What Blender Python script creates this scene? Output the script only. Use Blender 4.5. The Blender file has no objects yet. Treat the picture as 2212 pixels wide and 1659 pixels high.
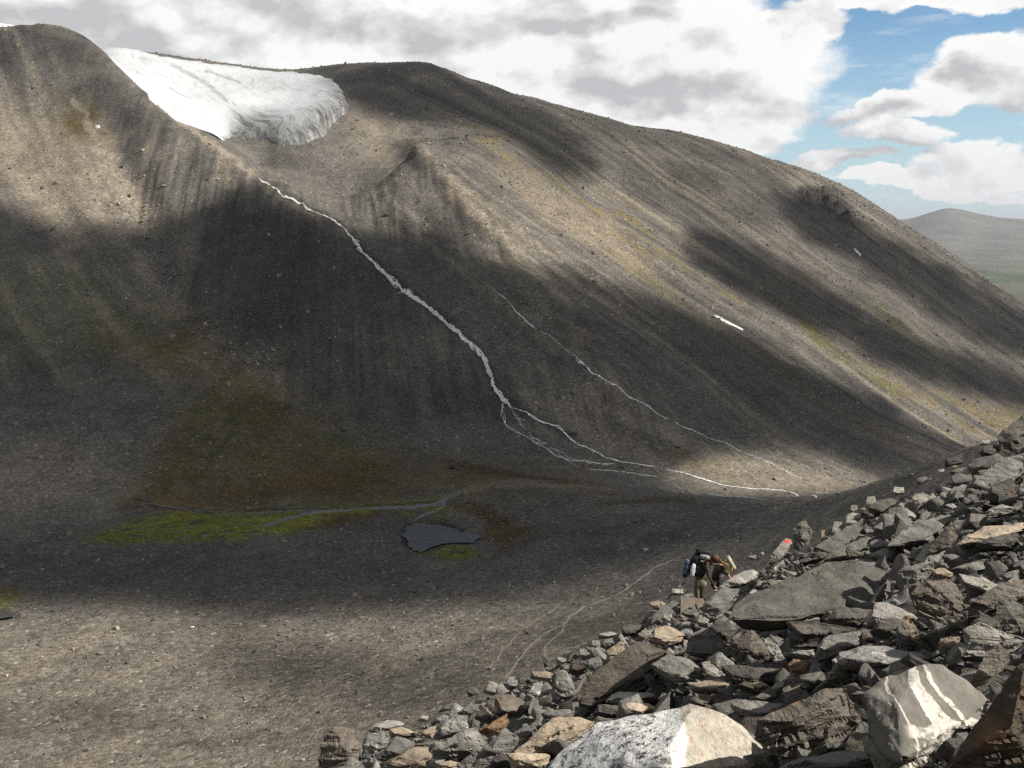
import bpy, bmesh, math, random
import numpy as np
from mathutils import Vector, Matrix, Euler, noise as mnoise
from mathutils.bvhtree import BVHTree

S = bpy.context.scene
COL = S.collection
R = math.radians

# ------------------------------------------------------------------ camera
PITCH = R(8.8)
cam_d = bpy.data.cameras.new('camera'); cam = bpy.data.objects.new('camera', cam_d); COL.objects.link(cam)
cam_d.sensor_width = 36.0; cam_d.lens = 36.0
cam_d.clip_start = 0.1; cam_d.clip_end = 60000.0
cam.location = (0, 0, 0); cam.rotation_euler = (R(90) - PITCH, 0, 0)
S.camera = cam

# ------------------------------------------------------------------ sun and sky
SUN_EL, SUN_AZ = R(39.0), R(102.0)            # azimuth clockwise from +Y (the view direction)
SV = np.array([math.cos(SUN_EL)*math.sin(SUN_AZ), math.cos(SUN_EL)*math.cos(SUN_AZ), math.sin(SUN_EL)])
sun_d = bpy.data.lights.new('sun', 'SUN'); sun = bpy.data.objects.new('sun', sun_d); COL.objects.link(sun)
sun_d.energy = 5.0; sun_d.angle = R(0.53); sun_d.color = (1.0, 0.945, 0.86)
sun.rotation_euler = Vector(SV).to_track_quat('Z', 'Y').to_euler()
S.view_settings.view_transform = 'Standard'; S.view_settings.look = 'None'
S.view_settings.exposure = 0.6; S.view_settings.gamma = 1.0
S.view_settings.use_curve_mapping = False
S.cycles.use_denoising = False
S.cycles.max_bounces = 4; S.cycles.diffuse_bounces = 2; S.cycles.glossy_bounces = 2
S.cycles.transmission_bounces = 3; S.cycles.transparent_max_bounces = 10; S.cycles.volume_bounces = 0
S.cycles.caustics_reflective = False; S.cycles.caustics_refractive = False

class NT:
    """small helper for writing node trees as expressions"""
    def __init__(s, tree): s.t = tree; s.n = tree.nodes; s.l = tree.links
    def new(s, typ, **kw):
        nd = s.n.new(typ)
        for k, v in kw.items(): setattr(nd, k, v)
        return nd
    def put(s, sock, v):
        if isinstance(v, bpy.types.NodeSocket): s.l.new(v, sock)
        elif v is not None:
            try: sock.default_value = v
            except TypeError: sock.default_value = tuple(v) if len(v) == len(sock.default_value) else tuple(v) + (1.0,)
            except ValueError: sock.default_value = tuple(v) + (1.0,)
    def m(s, op, a, b=None, c=None, clamp=False):
        nd = s.new('ShaderNodeMath', operation=op); nd.use_clamp = clamp
        for i, v in enumerate((a, b, c)):
            if v is not None: s.put(nd.inputs[i], v)
        return nd.outputs[0]
    def add(s, a, b): return s.m('ADD', a, b)
    def mul(s, a, b): return s.m('MULTIPLY', a, b)
    def sub(s, a, b): return s.m('SUBTRACT', a, b)
    def v(s, op, a, b=None, scale=None):
        nd = s.new('ShaderNodeVectorMath', operation=op)
        s.put(nd.inputs[0], a)
        if b is not None: s.put(nd.inputs[1], b)
        if scale is not None: s.put(nd.inputs['Scale'], scale)
        return nd.outputs['Value'] if op in ('DOT_PRODUCT', 'LENGTH', 'DISTANCE') else nd.outputs[0]
    def noise(s, vec, scale, detail=4, rough=0.5, dist=0.0, color=False):
        nd = s.new('ShaderNodeTexNoise'); s.put(nd.inputs['Vector'], vec)
        nd.inputs['Scale'].default_value = scale; nd.inputs['Detail'].default_value = detail
        nd.inputs['Roughness'].default_value = rough; nd.inputs['Distortion'].default_value = dist
        return nd.outputs['Color' if color else 'Fac']
    def voro(s, vec, scale, feature='F1', out='Distance', rnd=1.0):
        nd = s.new('ShaderNodeTexVoronoi', feature=feature); s.put(nd.inputs['Vector'], vec)
        nd.inputs['Scale'].default_value = scale; nd.inputs['Randomness'].default_value = rnd
        return nd.outputs[out]
    def rng(s, x, a, b, c=0.0, d=1.0, smooth=False):
        nd = s.new('ShaderNodeMapRange'); nd.interpolation_type = 'SMOOTHSTEP' if smooth else 'LINEAR'
        s.put(nd.inputs['Value'], x)
        for k, v in zip(('From Min', 'From Max', 'To Min', 'To Max'), (a, b, c, d)): s.put(nd.inputs[k], v)
        return nd.outputs[0]
    def mix(s, f, a, b, mode='MIX'):
        nd = s.new('ShaderNodeMix', data_type='RGBA', blend_type=mode)
        s.put(nd.inputs[0], f); s.put(nd.inputs[6], a); s.put(nd.inputs[7], b)
        return nd.outputs[2]
    def sep(s, vec):
        nd = s.new('ShaderNodeSeparateXYZ'); s.put(nd.inputs[0], vec); return nd.outputs
    def comb(s, x, y, z):
        nd = s.new('ShaderNodeCombineXYZ')
        for i, q in enumerate((x, y, z)): s.put(nd.inputs[i], q)
        return nd.outputs[0]
    def bump(s, h, strength=0.5, dist=0.1, normal=None):
        nd = s.new('ShaderNodeBump'); nd.inputs['Strength'].default_value = strength
        nd.inputs['Distance'].default_value = dist; s.put(nd.inputs['Height'], h)
        if normal is not None: s.put(nd.inputs['Normal'], normal)
        return nd.outputs[0]

# pixel maths: u, v are positions in a 2212 x 1659 view of the photograph
FPX, CXP, CYP = 2212.0, 1106.0, 829.5
SP, CP = math.sin(PITCH), math.cos(PITCH)
def ray(u, v):
    r = (u - CXP)/FPX; q = -(v - CYP)/FPX
    return (r, CP + q*SP, -SP + q*CP)
def P3(u, v, Y):
    d = ray(u, v); k = Y/d[1]
    return (d[0]*k, Y, d[2]*k)
def proj(x, y, z):
    f = y*CP - z*SP; f = np.maximum(f, 1e-3); q = y*SP + z*CP
    return CXP + FPX*x/f, CYP - FPX*q/f

# ---- world: clear sky with a deck of cumulus, laid out by compass direction and height above the horizon
W = bpy.data.worlds.new('World'); S.world = W; W.use_nodes = True
W.cycles.sampling_method = 'MANUAL'; W.cycles.sample_map_resolution = 256
def build_world():
    g = NT(W.node_tree); g.n.clear()
    out = g.new('ShaderNodeOutputWorld'); bg = g.new('ShaderNodeBackground')
    g.l.new(bg.outputs[0], out.inputs[0])
    sky = g.new('ShaderNodeTexSky'); sky.sky_type = 'NISHITA'; sky.sun_disc = False
    sky.sun_elevation = SUN_EL; sky.sun_rotation = SUN_AZ
    sky.air_density = 1.2; sky.dust_density = 0.6; sky.ozone_density = 2.0; sky.altitude = 1200
    d = g.new('ShaderNodeTexCoord').outputs['Generated']
    x, y, z = g.sep(d)
    zz = g.m('MAXIMUM', z, 0.0)
    az = g.mul(g.m('ARCTAN2', x, y), 57.29578)
    el = g.mul(g.m('ARCSINE', z), 57.29578); el0 = el
    P = g.comb(x, y, g.mul(z, 1.7))
    big = g.noise(P, 2.2, 2, 0.5)
    wc = g.noise(P, 8.5, 7, 0.56, 0.0, True)
    wob, wb2, wb3 = g.sep(wc)
    rough = g.mul(g.sub(wob, 0.5), 3.0)
    az = g.add(az, g.mul(g.sub(wb2, 0.5), 9.0)); el = g.add(el, g.mul(g.sub(wb3, 0.5), 5.0))
    ae = g.comb(az, el, 0.0)
    tl = R(9.0); ct, st = math.cos(tl), math.sin(tl)
    aet = g.comb(g.add(g.mul(az, ct), g.mul(el, st)), g.sub(g.mul(el, ct), g.mul(az, st)), 0.0)
    def blob(u, v, ru, rv, tilt=0):
        dx, dy, dz = ray(u, v); n = math.sqrt(dx*dx+dy*dy+dz*dz)
        a0 = math.degrees(math.atan2(dx, dy)); e0 = math.degrees(math.asin(dz/n))
        ra, re = math.degrees(ru/FPX), math.degrees(rv/FPX)
        if tilt: a0, e0 = a0*ct+e0*st, e0*ct-a0*st
        nd = g.new('ShaderNodeVectorMath', operation='MULTIPLY_ADD')
        g.put(nd.inputs[0], aet if tilt else ae); nd.inputs[1].default_value = (1/ra, 1/re, 0); nd.inputs[2].default_value = (-a0/ra, -e0/re, 0)
        return g.v('LENGTH', nd.outputs[0])
    def union(bl):
        o = bl[0]
        for b in bl[1:]: o = g.m('SMOOTH_MIN', o, b, 0.15)
        return g.sub(1.0, o)
    front = union([blob(*b) for b in CLOUD_BLOBS])
    generic = g.add(g.mul(g.sub(big, 0.5), 3.0), 0.32)
    infront = g.rng(g.add(g.m('ABSOLUTE', az), g.m('ABSOLUTE', g.mul(g.sub(el, 3.0), 1.5))), 34.0, 46.0, 1.0, 0.0, True)
    base = g.add(g.mul(front, infront), g.mul(generic, g.sub(1.0, infront)))
    dens = g.add(base, g.mul(rough, 0.30))
    alpha = g.rng(dens, -0.02, 0.22, 0, 1, True)
    # thin veils low down
    veil = g.rng(g.noise(g.v('MULTIPLY', P, (1.0, 1.0, 3.2)), 9.0, 4, 0.6), 0.53, 0.75, 0, 0.5, True)
    alpha = g.m('MAXIMUM', alpha, g.mul(veil, g.rng(el0, 0.3, 2.0, 0.3, 1.0, True)))
    # grey bellies
    grey = union([blob(*b) for b in GREY_BLOBS])
    grey = g.rng(g.add(g.mul(grey, infront), g.mul(rough, 0.26)), -0.25, 0.80, 0, 1, True)
    # lit crowns and dim undersides: compare the cloud with itself a little higher up
    lo_ = g.noise(P, 11.0, 5, 0.52); hi_ = g.noise(g.v('ADD', P, (0.010, 0.0, 0.028)), 11.0, 5, 0.52)
    emb = g.mul(g.sub(hi_, lo_), 4.2)
    shade = g.m('MAXIMUM', g.add(g.mul(grey, 0.78), g.mul(emb, 1.0)), 0.0)
    shade = g.m('MINIMUM', g.add(shade, g.rng(dens, 0.1, 0.7, 0.0, 0.10)), 1.0)
    ccol = g.mix(shade, (0.70, 0.70, 0.69), (0.385, 0.385, 0.395))
    ccol = g.mix(infront, (0.225, 0.218, 0.208), ccol)
    skyc = g.mix(1.0, sky.outputs[0], (SKY_K*0.78, SKY_K*1.0, SKY_K*1.15), 'MULTIPLY')
    pale = g.rng(el0, -1.0, 10.0, 0.75, 0.0, False)
    skyc = g.mix(pale, skyc, (0.44, 0.58, 0.66))
    col = g.mix(alpha, skyc, ccol)
    g.put(bg.inputs[0], col); bg.inputs[1].default_value = 1.0
SKY_K = 0.07
CLOUD_BLOBS = [(250, 20, 760, 190), (1180, 130, 560, 240), (1420, 160, 330, 190), (1560, 210, 180, 120), (1700, 85, 150, 55, 8),
               (1990, 215, 200, 34, 12), (2150, 135, 150, 62, 10), (2270, 175, 140, 75), (1960, 5, 270, 34), (1900, 290, 120, 34),
               (2130, 345, 190, 40), (1760, 350, 130, 20), (1930, 392, 210, 16), (2190, 402, 140, 18), (1550, 300, 160, 40)]
GREY_BLOBS = [(260, 60, 420, 90), (560, 30, 300, 60), (1000, 60, 260, 50), (1290, 185, 130, 62), (1520, 200, 140, 62), (1420, 235, 180, 40), (1860, 245, 150, 22, 10),
              (2080, 150, 140, 24, 10), (2160, 240, 120, 26), (1880, 330, 110, 22), (1780, 365, 120, 16), (1300, 60, 200, 26)]
build_world()
# ------------------------------------------------------------------ noise and masks on arrays
_rg = np.random.RandomState(7); _ang = _rg.rand(256, 256).astype(np.float32)*2*math.pi
_GX = np.cos(_ang).ravel()*1.5; _GY = np.sin(_ang).ravel()*1.5
def pn(x, y, seed=0):
    """gradient noise"""
    x = np.asarray(x, np.float32); y = np.asarray(y, np.float32)
    ix = np.floor(x); iy = np.floor(y); fx = x-ix; fy = y-iy
    ix = ix.astype(np.int32)+seed*37; iy = iy.astype(np.int32)+seed*101
    ux = fx*fx*(3-2*fx); uy = fy*fy*(3-2*fy)
    i0 = (ix & 255); i1 = ((ix+1) & 255); j0 = (iy & 255) << 8; j1 = ((iy+1) & 255) << 8
    k = i0+j0; a = _GX[k]*fx+_GY[k]*fy
    k = i1+j0; b = _GX[k]*(fx-1)+_GY[k]*fy
    a += (b-a)*ux
    k = i0+j1; b = _GX[k]*fx+_GY[k]*(fy-1)
    k = i1+j1; c_ = _GX[k]*(fx-1)+_GY[k]*(fy-1)
    b += (c_-b)*ux
    return a+(b-a)*uy
def fbm(x, y, oct=4, seed=0, rough=0.5):
    o = 0; a = 1.0; t = 0
    for i in range(oct):
        o = o + a*pn(x*2**i, y*2**i, seed+i*17); t += a; a *= rough
    return o/t
def sstep(x, a, b):
    t = np.clip((x-a)/(b-a), 0, 1); return t*t*(3-2*t)
def seg_dist(U, V, pts, closed):
    d = np.full(U.shape, 1e9); n = len(pts)
    for i in range(n if closed else n-1):
        ax, ay = pts[i][:2]; bx, by = pts[(i+1) % n][:2]
        ex, ey = bx-ax, by-ay; L = ex*ex+ey*ey+1e-9
        t = np.clip(((U-ax)*ex+(V-ay)*ey)/L, 0, 1)
        d = np.minimum(d, np.hypot(U-ax-t*ex, V-ay-t*ey))
    return d
def inside(U, V, pts):
    r = np.zeros(U.shape, bool); n = len(pts); j = n-1
    for i in range(n):
        xi, yi = pts[i]; xj, yj = pts[j]
        c = ((yi > V) != (yj > V)) & (U < (xj-xi)*(V-yi)/((yj-yi) if yj != yi else 1e-9)+xi)
        r ^= c; j = i
    return r
def _culled(U, V, pts, pad, fn):
    q = np.array([p[:2] for p in pts], float)
    m = (U > q[:, 0].min()-pad) & (U < q[:, 0].max()+pad) & (V > q[:, 1].min()-pad) & (V < q[:, 1].max()+pad)
    o = np.zeros(U.shape)
    if m.any(): o[m] = fn(U[m], V[m])
    return o
def poly(U, V, pts, soft):
    def fn(a, b):
        d = seg_dist(a, b, pts, True); return sstep(np.where(inside(a, b, pts), d, -d), -soft, soft)
    return _culled(U, V, pts, soft, fn)
def stroke(U, V, pts, w, soft=None):
    soft = soft or w
    return _culled(U, V, pts, w+soft, lambda a, b: 1-sstep(seg_dist(a, b, pts, False), max(w-soft, 0), w+soft*0.3))

# ------------------------------------------------------------------ the lie of the land: surveyed points joined by a smooth surface
RP = np.array([-75.0, 1010.0, 149.0]); RG = np.array([-0.4625, 0.3214])      # the big right-hand flank is close to a plane
def planeR(u, v):
    d = ray(u, v)
    return (RP[2]-RG[0]*RP[0]-RG[1]*RP[1])/(d[2]-RG[0]*d[0]-RG[1]*d[1])*d[1]
def levelY(u, v, z):
    d = ray(u, v); return z/d[2]*d[1]
RIDGE = [(935,146,1010),(1000,172,1035),(1100,207,1080),(1200,232,1115),(1300,262,1145),(1400,283,1225),(1500,305,1300),(1600,337,1380),
         (1700,362,1450),(1750,380,1478),(1800,400,1493),(1850,420,1492),(1900,452,1476),(1950,487,1442),(2000,517,1404),(2050,550,1362),(2100,587,1320),(2150,622,1287),(2212,658,1250),(2350,748,1160)]
RIM = [(120,118,1270),(200,118,1265),(280,121,1260),(345,122,1250),(480,141,1250),(580,152,1230),(620,151,1200),(700,147,1150),(760,145,1115),(815,141,1080),(860,143,1055),(900,142,1030)]
LPEAK = [(-420,150,900),(-150,85,895),(0,68,890),(60,66,885),(118,62,880),(160,70,875),(190,85,868)]
CREST = [(215,103,860),(260,150,830),(310,200,800),(345,240,780),(400,270,757),(440,290,740),(480,330,715),(520,365,692),(555,392,676),(590,410,662),(640,437,640),(680,465,622),
         (740,515,606),(800,575,588),(870,650,560),(960,725,530),(1030,790,503)]
CT = []
def c(u, v, Y): CT.append(P3(u, v, Y))
for p in RIDGE+RIM+LPEAK+CREST: c(*p)
for (u, v, Y) in RIDGE:                                   # the far side falls away
    q = P3(u, v, Y)
    if u < 1780: CT.append((q[0]-40, q[1]+150, q[2]-30)); CT.append((q[0]-90, q[1]+420, q[2]-150))
    elif u < 1870: CT.append((q[0]+30, q[1]+150, q[2]-40)); CT.append((q[0]+90, q[1]+420, q[2]-200))
    else: CT.append((q[0]+140, q[1]+90, q[2]-70)); CT.append((q[0]+380, q[1]+260, q[2]-230))
for (u, v, Y) in RIM[::2]:
    q = P3(u, v, Y); CT.append((q[0], q[1]+70, q[2]-6)); CT.append((q[0], q[1]+200, q[2]-35)); CT.append((q[0], q[1]+420, q[2]-120))
for (u, v, Y) in LPEAK:
    q = P3(u, v, Y); CT.append((q[0], q[1]+90, q[2]-22))
for p in [(560,355,790),(600,325,800),(520,318,790),(680,306,812),(752,240,885),(745,202,935),(690,170,1020),(580,164,1120),(480,150,1130),(345,132,1120),(250,118,1100),
          (500,232,930),(620,240,930),(400,190,1000),(440,300,800),(360,250,850),(290,190,900),
          (600,372,745),(640,400,705),(700,345,790),(700,425,690),(730,470,650),(800,500,630),(800,330,830),(800,420,730),(850,240,910),(860,560,605),(900,620,575),(960,690,545)]: c(*p)
for (u, v) in [(900,330),(1000,430),(1000,300),(1100,600),(1100,400),(1280,800),(1200,450),(1200,620),(1300,400),(1400,500),(1400,700),(1400,850),(1500,850),(1500,600),(1600,560),(1600,740),(1700,700),(1700,870),
               (1800,600),(1800,800),(1900,800),(1900,900),(2000,700),(2000,860),(2100,800),(2150,860),(1900,650),(2000,620),(1100,300),(1300,620)]: c(u, v, planeR(u, v))
for p in [(1060,690,545),(1080,800,515),(1060,850,480),(1110,915,458),(1180,960,442),(1240,1005,430),(1300,920,465),(1400,960,455),(1500,1035,425),(1400,1010,438),(1600,960,500),(1760,1070,402),(1700,1000,470),(1900,1035,510),(1800,980,530),(2000,975,560),(2100,960,650),(2212,895,880)]: c(*p)
for u in (-900, -350, 0, 150, 300, 450):                  # left-hand face
    for v, Y in ((1000,395),(930,415),(850,450),(780,482),(700,520),(550,590)): c(u, v, Y)
    if u < 300:
        for v, Y in ((400,668),(250,762)): c(u, v, Y)
    elif u == 300: c(300, 400, 672); c(300, 280, 742)
    else: c(450, 420, 655)
for p in [(650,600,562),(650,750,506),(650,850,470),(650,950,425),(560,520,605),(850,750,512),(850,850,475),(850,950,435),(750,650,545),(950,830,490),(950,900,460),(1000,980,428),(800,1020,400),(600,1020,392),(1060,1010,412)]: c(*p)
for (u, v) in [(-400,1085),(100,1085),(300,1085),(600,1088),(850,1078),(-400,1150),(200,1150),(500,1125),(700,1130),(870,1130),(950,1170),(1060,1160),(900,1190),(1000,1200),(300,1110),(480,1100)]: c(u, v, levelY(u, v, -100 if v > 1090 else -98.8))
for p in [(950,1078,358),(1050,1046,372),(1150,1052,362),(1250,1062,352),(1400,1075,338),(1600,1085,318),(1760,1078,302),(1900,1042,280),(2000,1010,258),(2110,960,230),
          (1200,1150,303),(1400,1200,266),(1600,1180,258),(1300,1330,214),(1150,1430,184),(900,1500,180),(600,1600,172),(200,1600,180),(0,1659,172),(-400,1659,175),(300,1400,225),(600,1400,221),
          (-400,1400,228),(100,1250,277),(600,1250,275),(1000,1280,250),(1000,1400,205),(1500,1260,225),(-400,1250,280)]: c(*p)
for q in [(-900,200,-60),(-700,100,-60),(0,60,-70),(-200,60,-78),(200,150,-62),(400,200,-55),(600,500,-120),(900,700,-190),(1200,900,-260),(1300,500,-220),(1500,1300,-330),(-1300,900,90),(-1300,500,-40),(1000,2200,-420),(0,2300,-40),(-900,2200,-40),(1700,2200,-480)]: CT.append(q)
CT = np.array(CT)
def tps_fit(P, lam=2e-4):
    X = P[:, :2]/200.0; n = len(X)
    r2 = ((X[:, None]-X[None])**2).sum(-1); K = 0.5*r2*np.log(r2+1e-12) + lam*np.eye(n)
    A = np.zeros((n+3, n+3)); A[:n, :n] = K; A[:n, n] = 1; A[:n, n+1:] = X; A[n, :n] = 1; A[n+1:, :n] = X.T
    return X, np.linalg.solve(A, np.concatenate([P[:, 2], [0, 0, 0]]))
TX, TW = tps_fit(CT)
GX0, GX1, GY0, GY1, GS = -1400, 1800, 20, 2400, 5.0
def _grid():
    xs = np.arange(GX0, GX1+1, GS); ys = np.arange(GY0, GY1+1, GS)
    out = np.zeros((len(ys), len(xs)))
    for j, yv in enumerate(ys):
        r2 = ((xs/200.0)[:, None]-TX[:, 0])**2 + (yv/200.0-TX[:, 1])**2
        out[j] = (0.5*r2*np.log(r2+1e-12))@TW[:-3] + TW[-3] + TW[-2]*xs/200.0 + TW[-1]*yv/200.0
    return out
TG = _grid()
def samp(G, x, y):
    fx = np.clip((x-GX0)/GS, 0, G.shape[1]-1.001); fy = np.clip((y-GY0)/GS, 0, G.shape[0]-1.001)
    ix = fx.astype(int); iy = fy.astype(int); ax = fx-ix; ay = fy-iy
    # cubic-eased bilinear keeps the 5 m grid from showing
    return (G[iy, ix]*(1-ax)+G[iy, ix+1]*ax)*(1-ay) + (G[iy+1, ix]*(1-ax)+G[iy+1, ix+1]*ax)*ay
HV = 1.75; NA, NB = 0.512, -0.4237
def near_plane(x, y):
    y0 = 37.0 - 0.55*np.clip(x, -12, 14)
    e = np.maximum(y-y0, 0)
    drop = np.where(e < 16, 0.016*e*e, 0.016*256+0.5*(e-16))
    e2 = np.maximum(-x-14+0*y, 0)
    return NA*x + NB*y - HV - drop - 0.0*e2
def fall_detail(x, y, z):
    """gullies, ribs and lumps that run down the fall line"""
    u, v = proj(x, y, z)
    far = sstep(y, 300, 460)
    right = sstep(x - (-60 + (y-600)*(-0.35)), 0, 120)*sstep(y, 420, 600)
    cR = 0.57*x+0.82*y; aR = 0.82*x-0.57*y
    wr = fbm(aR/160, cR/160, 2, 5)*18
    gR = fbm((cR+wr)/34, aR/420, 4, 11, 0.55)
    gR = gR*4.0 + (0.35-np.abs(fbm((cR+wr)/42, aR/520, 3, 23)))*9.0 + (0.3-np.abs(fbm((cR+wr*0.6)/15, aR/260, 3, 29)))*3.2
    cM = 0.985*x+0.17*y; aM = y
    gul = sstep(x-(-290+(740-y)*0.57), -35, 35)
    mor = gul*(1-right)*sstep(y, 420, 480)*(1-sstep(y, 640, 760))
    gM = fbm(cM/13, aM/140, 3, 31, 0.5)*1.3 + (0.3-np.abs(fbm(cM/9, aM/110, 3, 37)))*3.0
    wx = fbm(x/120, y/120, 2, 8)*25
    cL = 0.8*x+0.6*y+wx*0.6
    gL = fbm(cL/26, y/230, 4, 41, 0.55)*2.0 + (0.3-np.abs(fbm(cL/34, y/300, 3, 43)))*4.0
    left = (1-gul)*sstep(y, 450, 560)
    lump = fbm(x/60, y/60, 5, 51, 0.55)*1.5*sstep(y, 150, 300) + fbm(x/9, y/9, 4, 61, 0.62)*0.55*sstep(y, 110, 170)
    pond = np.maximum(poly(u, v, POND_AREA, 30), poly(u, v, MARSH, 25))
    rib = 0.0
    if not np.isscalar(x):
        ru = u+fbm(x/38, y/38, 3, 83)*16; rv = v+fbm(x/38, y/38, 3, 87)*12
        for ln, w, A in RIBS: rib = rib + A*_culled(ru, rv, ln, w, lambda a, b, ln=ln, w=w: sstep(1-seg_dist(a, b, ln, False)/w, 0, 1)*sstep(np.hypot(a-ln[0][0], b-ln[0][1]), 0, w*2.2))
        crag = poly(u, v, CRAG, 10)*(y > 900)+poly(u, v, CRAG_B, 12)*(y > 900)*0.2
        rib = rib + crag*(np.abs(fbm(x/13, y/24, 4, 81, 0.6))*20-4)
    rib = rib*(y > 400)
    return rib + (gR*right*0.8 + gM*mor + gL*left)*far*(1-poly(u, v, ICE, 30)*(y > 700)) + lump*(1-0.93*pond) - 0.9*poly(u, v, POND, 9) - 0.9*poly(u, v, POND_B, 8)
RIBS = [([(870,265),(960,375),(1060,460),(1200,562),(1330,650)], 34, 3.6), ([(858,290),(985,430),(1120,560),(1270,695)], 30, 3.4), ([(815,425),(900,500),(1040,620),(1200,755),(1330,850)], 30, 3.4),
        ([(225,230),(270,350),(330,500),(385,640)], 62, -6.0), ([(70,160),(40,330),(70,470)], 70, -2.0), ([(140,180),(160,330),(200,480)], 60, 2.4),
        ([(558,385),(620,427),(695,464),(760,512),(815,575),(880,630),(950,684),(1020,748),(1056,800),(1085,862)], 20, -2.4), ([(1380,330),(1470,440),(1640,560),(1850,700)], 46, -3.6), ([(1530,345),(1600,430),(1780,560),(1950,680)], 40, 3.6),
        ([(1690,470),(1850,610),(2060,760)], 42, -4.5), ([(1060,620),(1200,735),(1350,850),(1540,950)], 16, -1.4), ([(1180,360),(1330,500),(1500,640),(1700,780)], 42, -3.0)]
CRAG = [(1722,404),(1800,402),(1835,440),(1856,492),(1812,482),(1765,452),(1724,440)]
CRAG_B = [(1440,345),(1540,370),(1560,420),(1510,410),(1450,385)]
POND_AREA = [(840,1110),(880,1075),(1060,1090),(1150,1150),(1060,1225),(900,1225),(850,1190)]
ICE = [(120,60),(345,122),(480,141),(580,154),(650,158),(690,163),(722,176),(742,200),(754,236),(722,266),(700,292),(642,314),(600,316),(570,300),(500,296),(440,330),(300,330),(150,300)]
POND = [(865,1152),(875,1131),(900,1123),(950,1122),(985,1135),(1002,1150),(1038,1153),(1043,1166),(1022,1174),(972,1174),(932,1184),(905,1195),(885,1191),(870,1176)]
POND_B = [(-120,1318),(10,1316),(34,1322),(40,1330),(10,1337),(-120,1340)]
MARSH = [(140,1170),(250,1075),(450,1095),(700,1090),(950,1075),(960,1120),(780,1120),(620,1165),(330,1185)]
def height(x, y, detail=True):
    x = np.asarray(x, float); y = np.asarray(y, float)
    zf = samp(TG, x, np.maximum(y, GY0+1))
    zn = near_plane(x, y)
    if detail:
        zf = zf + fall_detail(x, y, zf)
        zn = zn - 0.22 + fbm(x/2.3, y/2.3, 4, 71)*0.25
    k = 5.0
    h = np.clip(0.5+0.5*(zf-zn)/k, 0, 1)
    zf2 = np.where(y > 330, zf, np.where(y < 45, zn, zn*(1-h)+zf*h+k*h*(1-h)))
    return zf2
# ------------------------------------------------------------------ ground meshes
def mesh_obj(name, verts, faces, mat=None, parent=None, smooth=True):
    me = bpy.data.meshes.new(name)
    verts = np.asarray(verts, np.float32)
    if isinstance(faces, np.ndarray):
        nf, k = faces.shape
        me.vertices.add(len(verts)); me.vertices.foreach_set('co', verts.ravel())
        me.loops.add(nf*k); me.loops.foreach_set('vertex_index', faces.astype(np.int32).ravel())
        me.polygons.add(nf); me.polygons.foreach_set('loop_start', np.arange(0, nf*k, k, dtype=np.int32))
        me.update(calc_edges=True)
    else:
        me.from_pydata([tuple(map(float, p)) for p in verts], [], faces); me.update()
    if smooth: me.polygons.foreach_set('use_smooth', np.ones(len(me.polygons), bool))
    if mat: me.materials.append(mat)
    o = bpy.data.objects.new(name, me); COL.objects.link(o)
    if parent: o.parent = parent
    return o
def tag(o, label=None, cat=None, group=None, kind=None):
    if label: o['label'] = label
    if cat: o['category'] = cat
    if group: o['group'] = group
    if kind: o['kind'] = kind
    return o
def vcol(o, name, arr):
    a = o.data.attributes.new(name, 'FLOAT_COLOR', 'POINT')
    if arr.shape[1] == 3: arr = np.concatenate([arr, np.ones((len(arr), 1))], 1)
    a.data.foreach_set('color', arr.astype(np.float32).ravel())
def vflt(o, name, arr):
    a = o.data.attributes.new(name, 'FLOAT', 'POINT'); a.data.foreach_set('value', arr.astype(np.float32))
def new_mat(name):
    m = bpy.data.materials.new(name); m.use_nodes = True; g = NT(m.node_tree)
    b = g.n['Principled BSDF']; b.inputs['Specular IOR Level'].default_value = 0.25; b.inputs['Roughness'].default_value = 0.85
    return m, g, b

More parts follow.
